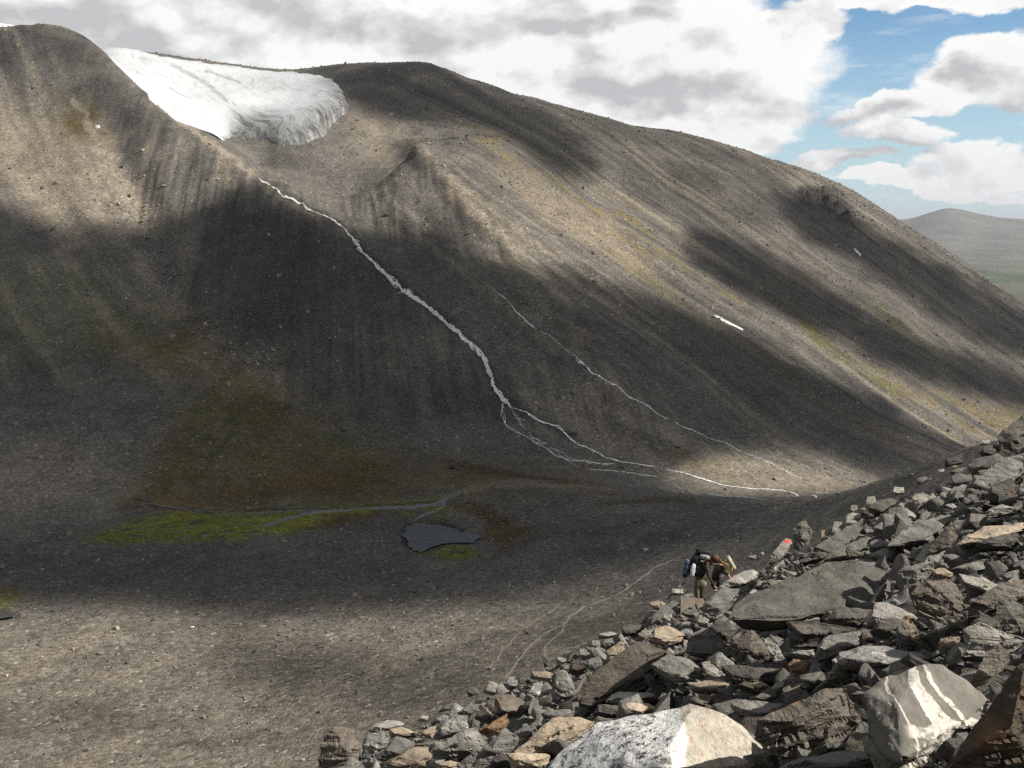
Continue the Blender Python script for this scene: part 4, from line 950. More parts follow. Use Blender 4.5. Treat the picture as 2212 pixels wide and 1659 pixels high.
# survey of the larger stones: crop, outline, colour, label, options (lean, thick, inner = nearer corner points, Y = distance)
KEY = [
('A',[(30,942),(30,860),(110,600),(180,535),(330,530),(400,560),(480,690),(490,740),(450,860),(380,960)],'brown','tall dark streaked boulder at the lower end of the boulder field',dict(inner=[(330,760,.25),(250,620,.12)])),
('A',[(490,640),(540,600),(700,560),(760,570),(760,700),(600,850),(480,850),(490,740)],'streak','grey laminated slab leaning behind the tall dark streaked boulder',{}),
('A',[(540,560),(620,490),(740,460),(880,470),(920,510),(780,540),(590,575)],'pale','pale domed slab at the gravel edge above the tall dark streaked boulder',dict(lean=1.5)),
('A',[(760,545),(890,525),(1050,590),(1040,620),(900,640),(760,610)],'tan','low tan box-shaped stone beside the pale domed slab',{}),
('A',[(740,880),(860,800),(960,760),(1010,720),(1080,735),(1160,725),(1190,790),(1225,880),(1200,960),(720,960)],'tan','broad pale tan slab at the bottom edge, right of the dark streaked boulder',dict(lean=1.2)),
('A',[(770,690),(830,620),(990,670),(1000,720),(900,800),(740,860),(620,860)],'grey','grey tilted slab directly above the broad pale tan slab',dict(lean=1.0)),
('A',[(1060,600),(1160,530),(1240,515),(1200,640),(1080,640)],'tan',None,{}),
('A',[(1200,640),(1290,500),(1420,400),(1560,420),(1560,540),(1460,600),(1250,650)],'streak','dark wedge with white streaks leaning above the saddle-topped boulder',{}),
('A',[(1440,390),(1560,300),(1680,300),(1640,380),(1560,430)],'grey',None,{}),
('A',[(1610,430),(1720,290),(1820,200),(1960,200),(2090,235),(2180,320),(2212,430),(1960,480),(1750,490)],'brown','big rounded brown boulder with a rusty band near the gravel edge',dict(inner=[(1900,380,.22)])),
('A',[(1190,770),(1250,710),(1520,560),(1620,540),(1700,600),(1770,670),(1700,760),(1560,740),(1400,800),(1240,850),(1200,830)],'pale','pale saddle-topped boulder above the bottom edge',dict(inner=[(1520,640,.16),(1300,760,.16)])),
('A',[(1650,570),(1760,500),(1950,390),(1975,480),(1880,580),(1760,640)],'rust','rust-orange layered block wedged below the big brown boulder',{}),
('A',[(1640,780),(1820,640),(1930,525),(2070,640),(2000,760),(1840,880),(1700,960),(1560,960),(1580,860)],'grey','tall grey slab leaning left between the saddle-topped and tan boulders',dict(inner=[(1780,760,.15)])),
('A',[(1700,170),(1770,60),(1870,100),(1915,190),(1840,210),(1740,190)],'pale','pale peaked stone standing on the gravel edge',{}),
('A',[(1540,180),(1560,120),(1640,130),(1680,190),(1560,230)],'dark',None,{}),
('A',[(1230,440),(1300,400),(1335,440),(1280,490),(1220,470)],'pale',None,{}),
('A',[(1030,460),(1100,410),(1170,420),(1160,470)],'pale',None,{}),
('A',[(1250,380),(1330,310),(1420,270),(1380,350)],'grey',None,{}),
('A',[(1770,930),(1800,840),(1890,785),(1990,810),(2010,960)],'dark','dark block at the bottom edge beside the tan speckled block',{}),
('A',[(1220,960),(1250,890),(1380,860),(1480,890),(1490,960)],'tan',None,{}),
('B',[(525,980),(540,640),(560,615),(680,625),(755,740),(790,870),(700,940)],'grey','upright grey headstone-like block near the trail end',dict(lean=.5)),
('B',[(800,970),(790,870),(880,720),(1150,620),(1400,330),(1540,320),(1760,430),(1770,520),(1600,570),(1540,830),(1200,850),(1090,920),(950,1000)],'brown','huge dark brown slab rising to a blunt peak in the middle of the field',dict(lean=1.0,inner=[(1540,440,.06),(1500,700,.1)])),
('B',[(410,1080),(470,1050),(720,1030),(770,1060),(760,1110),(600,1130),(450,1160)],'grey','flat grey stone lying above the large tan-grey boulder',dict(lean=1.4)),
('B',[(760,1100),(770,1010),(940,1000),(1000,1040),(940,1090),(830,1120)],'grey','small grey box-shaped stone at the foot of the huge brown slab',{}),
('B',[(1170,880),(1230,850),(1540,845),(1660,880),(1670,920),(1550,960),(1300,970),(1100,950)],'pale','pale layered slab just above the white boulder',dict(lean=1.5)),
('B',[(1300,970),(1560,970),(1660,1040),(1500,1090),(1410,1100),(1330,1010)],'tan','orange-tan slab touching the top of the white boulder',dict(lean=1.4)),
('B',[(950,1090),(1020,980),(1130,1010),(1300,1000),(1320,1080),(1200,1110),(1040,1120)],'dark','dark jagged rusty stone left of the orange-tan slab',{}),
('B',[(130,1490),(360,1280),(520,1130),(620,1110),(830,1110),(1020,1170),(960,1230),(760,1370),(640,1480),(500,1500),(300,1510)],'tan','large tan-grey boulder left of the white boulder',dict(lean=1.1,inner=[(620,1250,.08)])),
('B',[(100,1680),(100,1530),(30,1490),(420,1500),(520,1530),(470,1680)],'tan','tan speckled block on the bottom edge left of the white boulder',{}),
('I',[(360,1130),(480,980),(620,850),(750,750),(960,690),(1150,680),(1340,610),(1470,590),(1510,640),(1650,670),(1740,690),(1880,790),(1960,900),(2060,1000),(2130,1060),(2120,1180),(1300,1250)],'whiteboulder','big white boulder with black and grey lichen on its flank at the bottom edge',dict(lean=1.1,inner=[(1488,625,.10),(1340,880,.30),(1270,1101,.40)],Yadd=-.6,thick=.45,origin=(1400,850))),
('B',[(560,520),(600,470),(740,430),(700,520),(600,570)],'pale','pale stone at the foot of the trail',{}),
('B',[(910,380),(960,300),(1040,310),(1040,380)],'pale',None,{}),
('B',[(870,560),(930,500),(1040,470),(1075,530),(1050,600),(950,640)],'grey',None,{}),
('B',[(700,640),(760,540),(1000,480),(900,620),(800,690)],'dark',None,{}),
('B',[(1100,420),(1280,290),(1310,330),(1300,420),(1170,560),(1130,600),(1100,520)],'tan','tan block leaning on the upper left flank of the huge brown slab',{}),
('B',[(1015,270),(1015,235),(1140,215),(1260,230),(1260,270),(1100,260)],'pale',None,{}),
('B',[(1040,370),(1090,290),(1230,270),(1240,310),(1100,400)],'grey',None,{}),
('B',[(1440,270),(1480,200),(1580,190),(1590,240),(1520,300),(1450,290)],'pale','pale rounded stone behind the peak of the huge brown slab',{}),
('B',[(740,480),(830,400),(900,390),(860,460),(780,510)],'grey',None,{}),
('B',[(420,460),(440,480),(520,490),(500,590),(450,600)],'dark',None,{}),
('B',[(290,690),(320,630),(420,660),(520,640),(530,700),(400,730)],'tan',None,{}),
('B',[(0,760),(80,690),(200,690),(180,790),(60,830)],'streak',None,{}),
('B',[(240,900),(340,760),(440,730),(400,900),(300,960)],'streak','grey streaked stone with upright layers beside the headstone-like block',{}),
('B',[(420,820),(530,720),(540,830)],'pale',None,{}),
('G',[(1150,1330),(1360,1180),(1640,1230),(1840,1400),(1840,1470),(1770,1560),(1470,1590),(1200,1400)],'grey','sunlit layered slab with cracked ledges right of the huge brown slab',dict(lean=1.3)),
('G',[(1080,990),(1190,830),(1330,800),(1480,860),(1650,920),(1600,1010),(1330,1080),(1200,1040)],'tan','tan triangular slab with an orange corner behind the huge brown slab',dict(lean=1.3)),
('C',[(-60,1210),(-20,1030),(110,950),(250,900),(400,1080),(490,1210),(470,1290),(300,1310),(100,1260)],'grey','rounded grey boulder with a dark front, below the left end of the great slab',dict(inner=[(290,1240,.2),(180,1010,.1)])),
('G',[(1000,770),(1070,640),(1180,590),(1310,640),(1240,740),(1140,760)],'pale','pale lumpy stone on the skyline of rocks left of the hikers',{}),
('G',[(1260,720),(1320,640),(1420,640),(1430,700),(1390,750),(1320,760)],'pale',None,{}),
('G',[(1530,640),(1600,590),(1770,590),(1720,670),(1620,690)],'olive','olive flat stone below the standing hiker',dict(lean=1.3)),
('G',[(1700,720),(1790,620),(1980,740),(1930,830),(1780,810)],'pale','pale slab under the standing hiker, left of the dark grey slab',{}),
('G',[(1570,860),(1700,760),(1730,850),(1670,910)],'dark',None,{}),
('G',[(1380,390),(1420,320),(1560,315),(1580,380),(1500,400)],'pale','top stone of the small pile left of the hikers',{}),
('G',[(1360,470),(1370,400),(1410,400),(1400,470)],'grey',None,{}),
('G',[(1540,440),(1570,390),(1700,380),(1700,440)],'grey',None,{}),
('G',[(1110,500),(1240,470),(1350,520),(1290,580),(1180,600)],'tan',None,{}),
('G',[(1340,560),(1400,490),(1470,500),(1440,590)],'brown',None,{}),
('G',[(1480,540),(1560,460),(1640,500),(1600,560)],'tan',None,{}),
('G',[(740,820),(830,790),(1030,790),(1060,850),(950,910),(830,920),(760,950)],'dark','dark broken block on the edge of the field above the tan block',{}),
('C',[(450,790),(500,650),(740,480),(1040,370),(1270,250),(1600,140),(1850,150),(2212,225),(2426,255),(2430,420),(2060,660),(1620,760),(1300,815),(1100,790),(900,780),(500,830)],'slabdark','great flat dark slab, largest in the boulder field, below the hikers',dict(lean=2.0,thick=.18,inner=[(940,620,.035),(1730,640,.035),(600,690,.03)])),
('C',[(130,720),(170,630),(330,480),(430,455),(590,480),(500,660),(370,800),(280,840)],'grey','dark grey slab tilted towards the left end of the great slab',dict(lean=1.0)),
('C',[(270,500),(330,440),(480,360),(640,250),(740,235),(810,270),(800,310),(600,400),(480,450)],'pale','long pale slab that the standing hiker steadies a hand on',dict(lean=1.2,thick=.25)),
('C',[(470,1100),(560,1030),(720,945),(860,1050),(960,1120),(1060,1240),(980,1290),(780,1350),(560,1345),(500,1240)],'brown','brown angular boulder in front of the black hollow under the great slab',dict(inner=[(700,1190,.2)])),
('C',[(860,1050),(930,1030),(1060,1180),(1110,1290),(980,1340),(960,1200)],'pale','pale block leaning on the right side of the brown angular boulder',{}),
('C',[(250,900),(290,850),(450,840),(560,940),(500,1040),(450,1110),(330,1040)],'dark','dark block between the rounded grey boulder and the black hollow',{}),
('C',[(450,840),(580,830),(620,880),(520,960)],'pale',None,{}),
('C',[(1150,1130),(1110,850),(1380,840),(1600,880),(2080,940),(2000,1010),(1600,1020),(1480,1140),(1250,1160)],'dark','dark square-cornered block right of the black hollow',dict(inner=[(1330,1000,.14)])),
('C',[(1550,850),(1720,720),(1900,690),(2150,710),(2140,760),(2050,870),(2000,920),(1700,900)],'dark','dark lumpy stone tucked under the right end of the great slab',{}),
('C',[(1460,1290),(1490,1140),(1620,1020),(2030,960),(2060,1090),(1880,1150),(1560,1180),(1500,1320)],'grey','long grey stone with an upturned right end below the great slab',{}),
('C',[(1150,1230),(1280,1140),(1480,1170),(1460,1270),(1300,1280)],'streak','small wavy striped stone right of the brown angular boulder',{}),
('C',[(1140,1360),(1220,1290),(1430,1330),(1400,1420),(1370,1475),(1180,1430)],'rust','rusty triangular stone below the wavy striped stone',{}),
('C',[(1370,1490),(1440,1340),(1550,1420),(1540,1490)],'pale','small pale pyramid stone beside the rusty triangular stone',{}),
('H',[(640,270),(690,200),(880,160),(1090,160),(1500,210),(1510,250),(1380,290),(1100,330),(830,320),(660,290)],'streak','long grey slab with white wave pattern above the veined boulder',dict(lean=1.5)),
('I',[(1580,330),(1560,270),(1640,255),(1760,350),(1770,410),(1700,430),(1620,410)],'pale','short pale block with a dark end, left of the long dark slab',{}),
('I',[(1700,300),(1860,290),(2212,330),(2212,430),(1900,470),(1780,400)],'dark','long dark slab lying level above the white boulder',dict(lean=1.2)),
('I',[(1440,430),(1700,400),(1850,440),(1830,480),(1600,500),(1480,490)],'tan','low tan stone just behind the white boulder',dict(lean=1.6)),
('I',[(1470,560),(1540,520),(1640,530),(1680,600),(1620,640),(1500,610)],'brown',None,{}),
('I',[(1780,600),(1900,560),(2090,600),(2212,600),(2212,680),(2050,720),(1850,680)],'grey','smooth grey slab between the white and veined boulders',dict(lean=1.6)),
('I',[(1340,500),(1400,440),(1480,500),(1420,540)],'dark',None,{}),
('D',[(760,620),(830,560),(1000,520),(1180,490),(1190,560),(1150,650),(1050,740),(960,830),(850,820)],'grey','square block with a dark left side at the right end of the great slab',dict(inner=[(980,600,.18)])),
('D',[(900,880),(1060,700),(1330,690),(1450,760),(1550,950),(1500,1060),(1540,1150),(1300,1250),(1000,1130),(1060,970)],'brown','brown block with pale drip streaks right of the great slab',dict(inner=[(1250,870,.15)])),
('D',[(1460,640),(1560,660),(1700,670),(1830,720),(1950,800),(1840,870),(1780,840),(1600,800),(1470,700)],'pale','sharp pale blade-like slab with a toothed edge near the right side',dict(lean=1.4,thick=.25)),
('D',[(370,1230),(480,1060),(490,980),(620,960),(800,1030),(960,1140),(1110,1220),(1000,1230),(830,1150),(560,1190),(450,1240)],'pale','curved pale slab with striped end below the great slab',dict(lean=1.2)),
('D',[(430,1290),(560,1170),(700,1150),(830,1190),(860,1300),(700,1380),(560,1370)],'dark','dark stone under the curved pale slab',{}),
('D',[(800,1170),(860,1110),(960,1240),(1060,1400),(1120,1510),(1080,1515),(940,1380),(830,1260)],'tan','thin tan blade standing on edge below the curved pale slab',dict(lean=.5,thick=.2)),
('D',[(1230,1470),(1240,1390),(1330,1370),(1440,1400),(1480,1360),(1480,1540),(1230,1560)],'tan','small tan speckled cube left of the large whitish-grey boulder',{}),
('D',[(1490,1290),(1520,1260),(1700,1200),(1860,1300),(2230,1390),(2230,1440),(2090,1540),(1900,1600),(1520,1590)],'pale','large whitish-grey boulder at the right edge behind the brown rounded stone',dict(inner=[(1600,1380,.12)])),
('D',[(1870,1260),(1900,1180),(1890,1050),(1920,930),(2060,930),(2240,1030),(2240,1340),(2000,1320)],'olive','lichened grey-green boulder cut by the right edge of the picture',dict(inner=[(2080,1130,.15)])),
('D',[(1470,1070),(1600,930),(1900,770),(2150,740),(2240,690),(2240,880),(1980,960),(1750,1130),(1540,1200)],'brown','long dark brown slab slanting up to the right edge',dict(lean=1.0)),
('H',[(1760,490),(1830,320),(1900,200),(2010,130),(2090,170),(2110,260),(2050,330),(1900,450),(1800,500)],'brown','smooth brown rounded stone between the veined boulder and the right edge',{}),
('D',[(1080,430),(1200,240),(1350,60),(1390,30),(1460,210),(1380,340),(1340,360),(1180,400)],'brown','upright brown slab with a bright edge standing among flat grey slabs',dict(lean=.6,inner=[(1340,340,.2),(1370,90,.1)])),
('D',[(620,330),(700,260),(760,180),(830,130),(1000,60),(1250,-30),(1390,0),(1350,60),(1180,240),(1050,260),(960,300),(830,330)],'grey','broad mottled grey slab sloping down behind the upright brown slab',dict(lean=2.0)),
('D',[(1470,270),(1560,200),(1750,110),(2240,60),(2240,140),(1950,230),(1640,290),(1440,310)],'tan','flat orange-tinted slab at the right edge with a dark underside',dict(lean=2.0)),
('D',[(1650,280),(1950,200),(2150,180),(2180,260),(2100,350),(1800,360),(1640,340)],'dark','dark block in shadow below the flat orange-tinted slab',{}),
('D',[(480,170),(470,120),(560,60),(720,10),(750,60),(740,110),(640,190),(560,190)],'pale','pale squat boulder above the square dark-sided stones',{}),
('D',[(430,440),(540,370),(760,330),(770,400),(740,470),(560,500)],'grey','grey cube with a sunlit right side above the great slab',{}),
('D',[(170,470),(165,340),(400,420),(300,460)],'olive','small dark pyramid with a bright edge above the great slab',{}),
('E',[(710,1300),(760,1220),(1000,1060),(1250,900),(1480,740),(1480,850),(1380,960),(1100,1110),(900,1230)],'grey','long grey plank-like slab leaning up to the right, above the great slab',dict(lean=1.2,thick=.2)),
('E',[(1000,1240),(1100,1120),(1280,1060),(1530,960),(1540,1080),(1280,1200),(1100,1250)],'olive','pale green lichened slab lying beside the plank-like slab',dict(lean=1.6)),
('D',[(1280,410),(1330,360),(1440,370),(1470,430),(1400,500),(1310,470)],'grey',None,{}),
('D',[(1360,590),(1500,540),(1640,500),(1720,500),(1810,580),(1700,600),(1560,610),(1420,650)],'grey',None,{}),
('D',[(1240,480),(1290,490),(1360,590),(1310,570)],'pale',None,{}),
('D',[(1150,590),(1300,580),(1400,640),(1400,700),(1160,670)],'tan',None,{}),
('D',[(770,310),(800,180),(860,130),(980,200),(950,290),(850,330)],'streak',None,{}),
('E',[(650,1090),(660,860),(740,780),(810,750),(860,850),(880,900),(870,1050),(720,1120)],'olive','standing grey pyramid rock on the skyline, tallest right of the hikers',dict(lean=.5,inner=[(760,980,.2)])),
('E',[(340,1300),(380,1190),(480,1080),(570,970),(640,1000),(650,1040),(590,1130),(470,1220),(380,1310)],'pale','pale leaning slab with a red paint mark on its tip',dict(lean=.9,mark=1)),
('E',[(110,1200),(150,1180),(220,1180),(270,1210),(200,1230)],'olive','flat stone alone on the gravel just right of the hikers',dict(lean=1.5)),
('E',[(270,1150),(300,1130),(320,1160),(290,1190)],'pale',None,{}),
('E',[(1080,930),(1140,780),(1220,780),(1280,850),(1200,950),(1110,970)],'pale','pale broken stone between the pyramid rock and the plank-like slab',{}),
('E',[(970,1000),(990,880),(1090,890),(1080,990),(1000,1040)],'tan',None,{}),
('E',[(1300,680),(1340,590),(1410,590),(1420,640),(1350,690)],'grey',None,{}),
('E',[(1480,600),(1530,490),(1620,480),(1640,540),(1540,620)],'pale','pale upright stone on the upper skyline of the field',{}),
('E',[(1430,640),(1500,610),(1510,660)],'rust','small bright orange stone on the upper skyline of the field',{}),
('E',[(1440,700),(1650,530),(1800,500),(1890,540),(1780,640),(1560,740)],'dark','dark slab behind the plank-like slab',dict(lean=1.2)),
('E',[(1800,450),(1850,370),(1960,380),(1970,440),(1850,480)],'pale',None,{}),
('E',[(1900,530),(1960,470),(2040,500),(2030,570)],'grey',None,{}),
('F',[(440,840),(540,800),(590,830),(500,880),(460,910)],'grey',None,{}),
('F',[(390,1050),(440,1010),(570,1030),(590,1080),(460,1110),(450,1190)],'pale','pale stone with a hollow dark front near the upper right',{}),
('F',[(700,1080),(730,1000),(800,970),(800,1050),(740,1130)],'pale','almond-shaped pale stone standing near the upper right skyline',dict(lean=.4)),
('F',[(590,1050),(640,1000),(680,1050),(660,1100)],'tan',None,{}),
('F',[(830,760),(900,710),(1030,700),(980,760),(900,790)],'olive',None,dict(lean=1.5)),
('F',[(845,690),(920,670),(935,695),(860,712)],'rust','small orange stone near the dark crag',{}),
('F',[(700,730),(770,715),(775,750),(700,772)],'pale',None,{}),
('F',[(1110,670),(1240,640),(1260,670),(1150,700)],'tan',None,{}),
('F',[(1410,310),(1540,190),(1610,130),(1740,30),(1740,520),(1500,560),(1400,430)],'dark','dark crag rising at the right edge, top of the boulder field',dict(lean=.7,inner=[(1600,350,.12)])),
('F',[(770,690),(790,600),(900,560),(1000,570),(1000,640),(880,680)],'dark','dark low stone on the skyline left of the dark crag',{}),
('F',[(1190,440),(1220,380),(1340,370),(1300,420)],'pale',None,{}),
('F',[(1180,540),(1230,450),(1380,430),(1440,500),(1380,560),(1260,580)],'dark',None,{}),
('F',[(1380,440),(1400,400),(1520,380),(1600,420),(1450,490)],'grey',None,{}),
('F',[(1000,1000),(1100,820),(1300,690),(1430,610),(1740,520),(1740,760),(1560,740),(1350,880),(1250,1010),(1240,1100),(1000,1130)],'grey','broad smooth grey boulder at the right edge below the dark crag',dict(lean=1.4)),
('F',[(1250,1030),(1330,890),(1560,830),(1680,900),(1600,1020),(1560,1100),(1300,1120)],'dark','dark stone below the broad smooth grey boulder',{}),
('F',[(1470,850),(1510,815),(1610,840),(1600,900)],'pale','small flat pale stone on the dark stone at the right',{}),
('F',[(1230,1290),(1300,1180),(1450,1130),(1590,1170),(1580,1230),(1400,1280)],'pale','pale ridge-topped stone above the flat orange-tinted slab',dict(inner=[(1470,1180,.12)])),
('F',[(1560,740),(1600,640),(1740,620),(1740,900),(1640,880)],'grey',None,{}),
('F',[(960,1160),(1040,1150),(1090,1190),(1050,1210)],'pale',None,{}),
('H',[(870,720),(870,540),(980,450),(1100,385),(1430,290),(1540,310),(1630,390),(1730,480),(1870,520),(1940,590),(1930,640),(1830,830),(1740,930),(1600,990),(1480,1120),(1280,1220),(1000,1220),(900,1000)],'veined','large grey boulder crossed by broad white quartz veins at lower right',dict(lean=.9,inner=[(1180,610,.20),(1225,1080,.36),(1440,400,.02),(1750,800,.10)],Yadd=.1,thick=.5,origin=(1300,700))),
('H',[(0,900),(20,760),(120,700),(290,610),(420,560),(600,480),(780,480),(850,640),(880,760),(700,900),(680,1000),(440,1050),(200,1060)],'brown','dark brown banded boulder between the white and the veined boulders',dict(inner=[(330,760,.2),(600,640,.12)])),
('H',[(130,1180),(400,1060),(640,1010),(940,1000),(1010,1060),(1080,1180)],'grey','flat grey stone with a pale rim at the bottom edge below the veined boulder',dict(lean=1.2,Yadd=-.2)),
('H',[(1520,1200),(1700,1000),(1820,860),(1930,640),(2050,430),(2260,180),(2300,1200)],'darkbrown','dark brown boulder filling the bottom right corner',dict(lean=.5,inner=[(2120,800,.25)],Yadd=-1.0)),
('H',[(1680,1060),(1740,930),(1800,880),(1830,900),(1720,1070)],'pale',None,dict(lean=.3)),
('H',[(600,440),(610,370),(660,300),(800,300),(820,400),(700,420)],'streak','dark stone with two white stripes left of the veined boulder',{}),
('H',[(150,510),(180,450),(270,430),(260,490),(200,510)],'pale',None,{}),
('H',[(0,500),(0,450),(70,440),(140,480),(60,510)],'tan',None,{}),
('H',[(270,400),(330,380),(370,440),(320,470)],'grey',None,{}),
('H',[(10,570),(80,530),(150,560),(60,610)],'dark',None,{}),
('H',[(360,470),(420,430),(490,480),(430,520)],'grey',None,{}),
]
def white_boulder_mat():
    m, g, b = new_mat('white_lichened_boulder')
    p = g.new('ShaderNodeTexCoord').outputs['Object']; x, y, z = g.sep(p)
    n = g.noise(p, 3.0, 5, 0.7); f = g.noise(p, 17.0, 5, 0.75); st = g.noise(g.v('MULTIPLY', p, (1.0, 1.2, 4.0)), 3.5, 5, 0.7, 0.5)
    cream = g.mix(g.rng(f, 0.35, 0.7), (0.60,0.55,0.46), (0.36,0.32,0.255))
    cream = g.mix(g.rng(g.noise(p, 4.5, 5, 0.75), 0.52, 0.70, 0, 0.75), cream, (0.25, 0.215, 0.165))
    cream = g.mix(g.rng(g.noise(p, 6.0, 3, 0.6), 0.62, 0.70, 0, 0.8), cream, (0.42, 0.25, 0.13))
    lich = g.mix(g.rng(f, 0.50, 0.62, 0, 1, True), (0.70,0.70,0.68), (0.050,0.050,0.044))
    lich = g.mix(g.rng(st, 0.53, 0.64, 0, 0.75, True), lich, (0.075,0.075,0.066))
    t = g.add(g.sub(g.mul(z, 0.52), x), g.mul(g.sub(n, 0.5), 0.24))        # how far left of the crest line
    lich = g.mix(g.rng(t, 0.07, 0.15, 0, 1, True), (0.72,0.72,0.70), lich)
    lich = g.mix(g.rng(g.noise(p, 2.2, 4, 0.7), 0.62, 0.72, 0, 0.35), lich, (0.20, 0.22, 0.06))
    side = g.rng(t, 0.015, -0.015, 0, 1, True)     # the lichen grows on one flank only
    g.put(b.inputs['Base Color'], g.mix(side, lich, cream)); b.inputs['Roughness'].default_value = 0.85
    g.put(b.inputs['Normal'], g.bump(g.add(g.mul(f, 0.6), g.mul(n, 1.2)), 0.9, 0.09))
    return m
def veined_mat():
    m, g, b = new_mat('quartz_veined_schist')
    p = g.new('ShaderNodeTexCoord').outputs['Object']; x, y, z = g.sep(p)
    n = g.noise(p, 4.0, 5, 0.65); f = g.noise(p, 30.0, 4, 0.7); w = g.sub(g.noise(p, 2.6, 4, 0.6), 0.5)
    base = g.mix(g.rng(g.add(g.mul(n, 0.7), g.mul(f, 0.3)), 0.3, 0.7), (0.105,0.100,0.085), (0.225,0.210,0.178))
    q = g.noise(p, 40.0, 3, 0.7); quartz = g.mix(g.rng(q, 0.4, 0.7), (0.66,0.62,0.55), (0.42,0.38,0.32))
    # veins: slanted sheets through the block, one wide, two thin, one level at the foot
    def vein(nx, nz, d, wd):
        s = g.add(g.add(g.mul(x, nx), g.mul(z, nz)), g.add(g.mul(w, 0.16), g.mul(g.sub(n, 0.5), 0.05))); return g.rng(g.m('ABSOLUTE', g.sub(s, d)), wd*0.6, wd, 1, 0, True)
    wide = g.rng(z, 0.16, -0.08, 0.012, 0.050)
    sa = g.add(g.add(g.mul(x, 0.934), g.mul(z, 0.356)), g.add(g.mul(w, 0.12), g.mul(g.sub(n, 0.5), 0.07)))
    v = g.mul(g.m('GREATER_THAN', wide, g.m('ABSOLUTE', g.sub(sa, 0.135))), g.rng(z, 0.18, 0.20, 1, 0))
    v = g.m('MAXIMUM', v, g.mul(vein(0.816, 0.578, 0.205, 0.014), g.rng(z, 0.18, 0.22, 1, 0)))
    v = g.m('MAXIMUM', v, g.mul(vein(0.05, 1.0, -0.105, 0.030), g.rng(x, -0.05, 0.0, 0, 1)))
    v = g.m('MAXIMUM', v, g.mul(vein(0.99, 0.05, -0.025, 0.009), 0.8))
    foot = g.mul(g.rng(z, -0.12, -0.15, 0, 1), g.rng(g.noise(p, 9.0, 5, 0.7, 0.6), 0.47, 0.52, 0, 1))
    v = g.m('MAXIMUM', v, g.mul(foot, g.mul(g.rng(x, -0.06, 0.0, 0, 1), g.rng(x, 0.12, 0.2, 1, 0))))
    fl = g.rng(g.noise(g.v('MULTIPLY', g.v('ADD', p, (0.0, 0.0, 3.0)), (5.0, 3.0, 1.6)), 3.4, 5, 0.7, 0.5), 0.62, 0.68, 0, 0.75)
    v = g.m('MAXIMUM', v, g.mul(fl, g.rng(x, 0.06, -0.04, 0, 1)))
    v = g.mul(v, g.rng(g.noise(p, 13.0, 5, 0.75), 0.34, 0.46, 0.25, 1, True))
    col = g.mix(v, base, quartz)
    col = g.mix(g.mul(g.rng(g.noise(p, 9.0, 4, 0.7), 0.62, 0.7), g.rng(x, -0.1, -0.2, 0, 0.8)), col, (0.16, 0.17, 0.03))
    g.put(b.inputs['Base Color'], col); b.inputs['Roughness'].default_value = 0.8
    g.put(b.inputs['Normal'], g.bump(g.add(g.mul(n, 0.8), g.add(g.mul(f, 0.12), g.mul(v, 0.2))), 0.55, 0.05))
    return m
TONES['whiteboulder'] = white_boulder_mat(); TONES['veined'] = veined_mat()
TONES['darkbrown'] = rock_mat('dark_brown_schist', (0.030,0.024,0.018), (0.110,0.088,0.064), 0.18, 0.08, 0.6)
M_RED, _g, _b = new_mat('red_paint'); _g.put(_b.inputs['Base Color'], _g.mix(_g.rng(_g.noise(_g.new('ShaderNodeTexCoord').outputs['Object'], 22.0, 4, 0.7), 0.45, 0.7), (0.62, 0.06, 0.05), (0.40, 0.12, 0.10)))

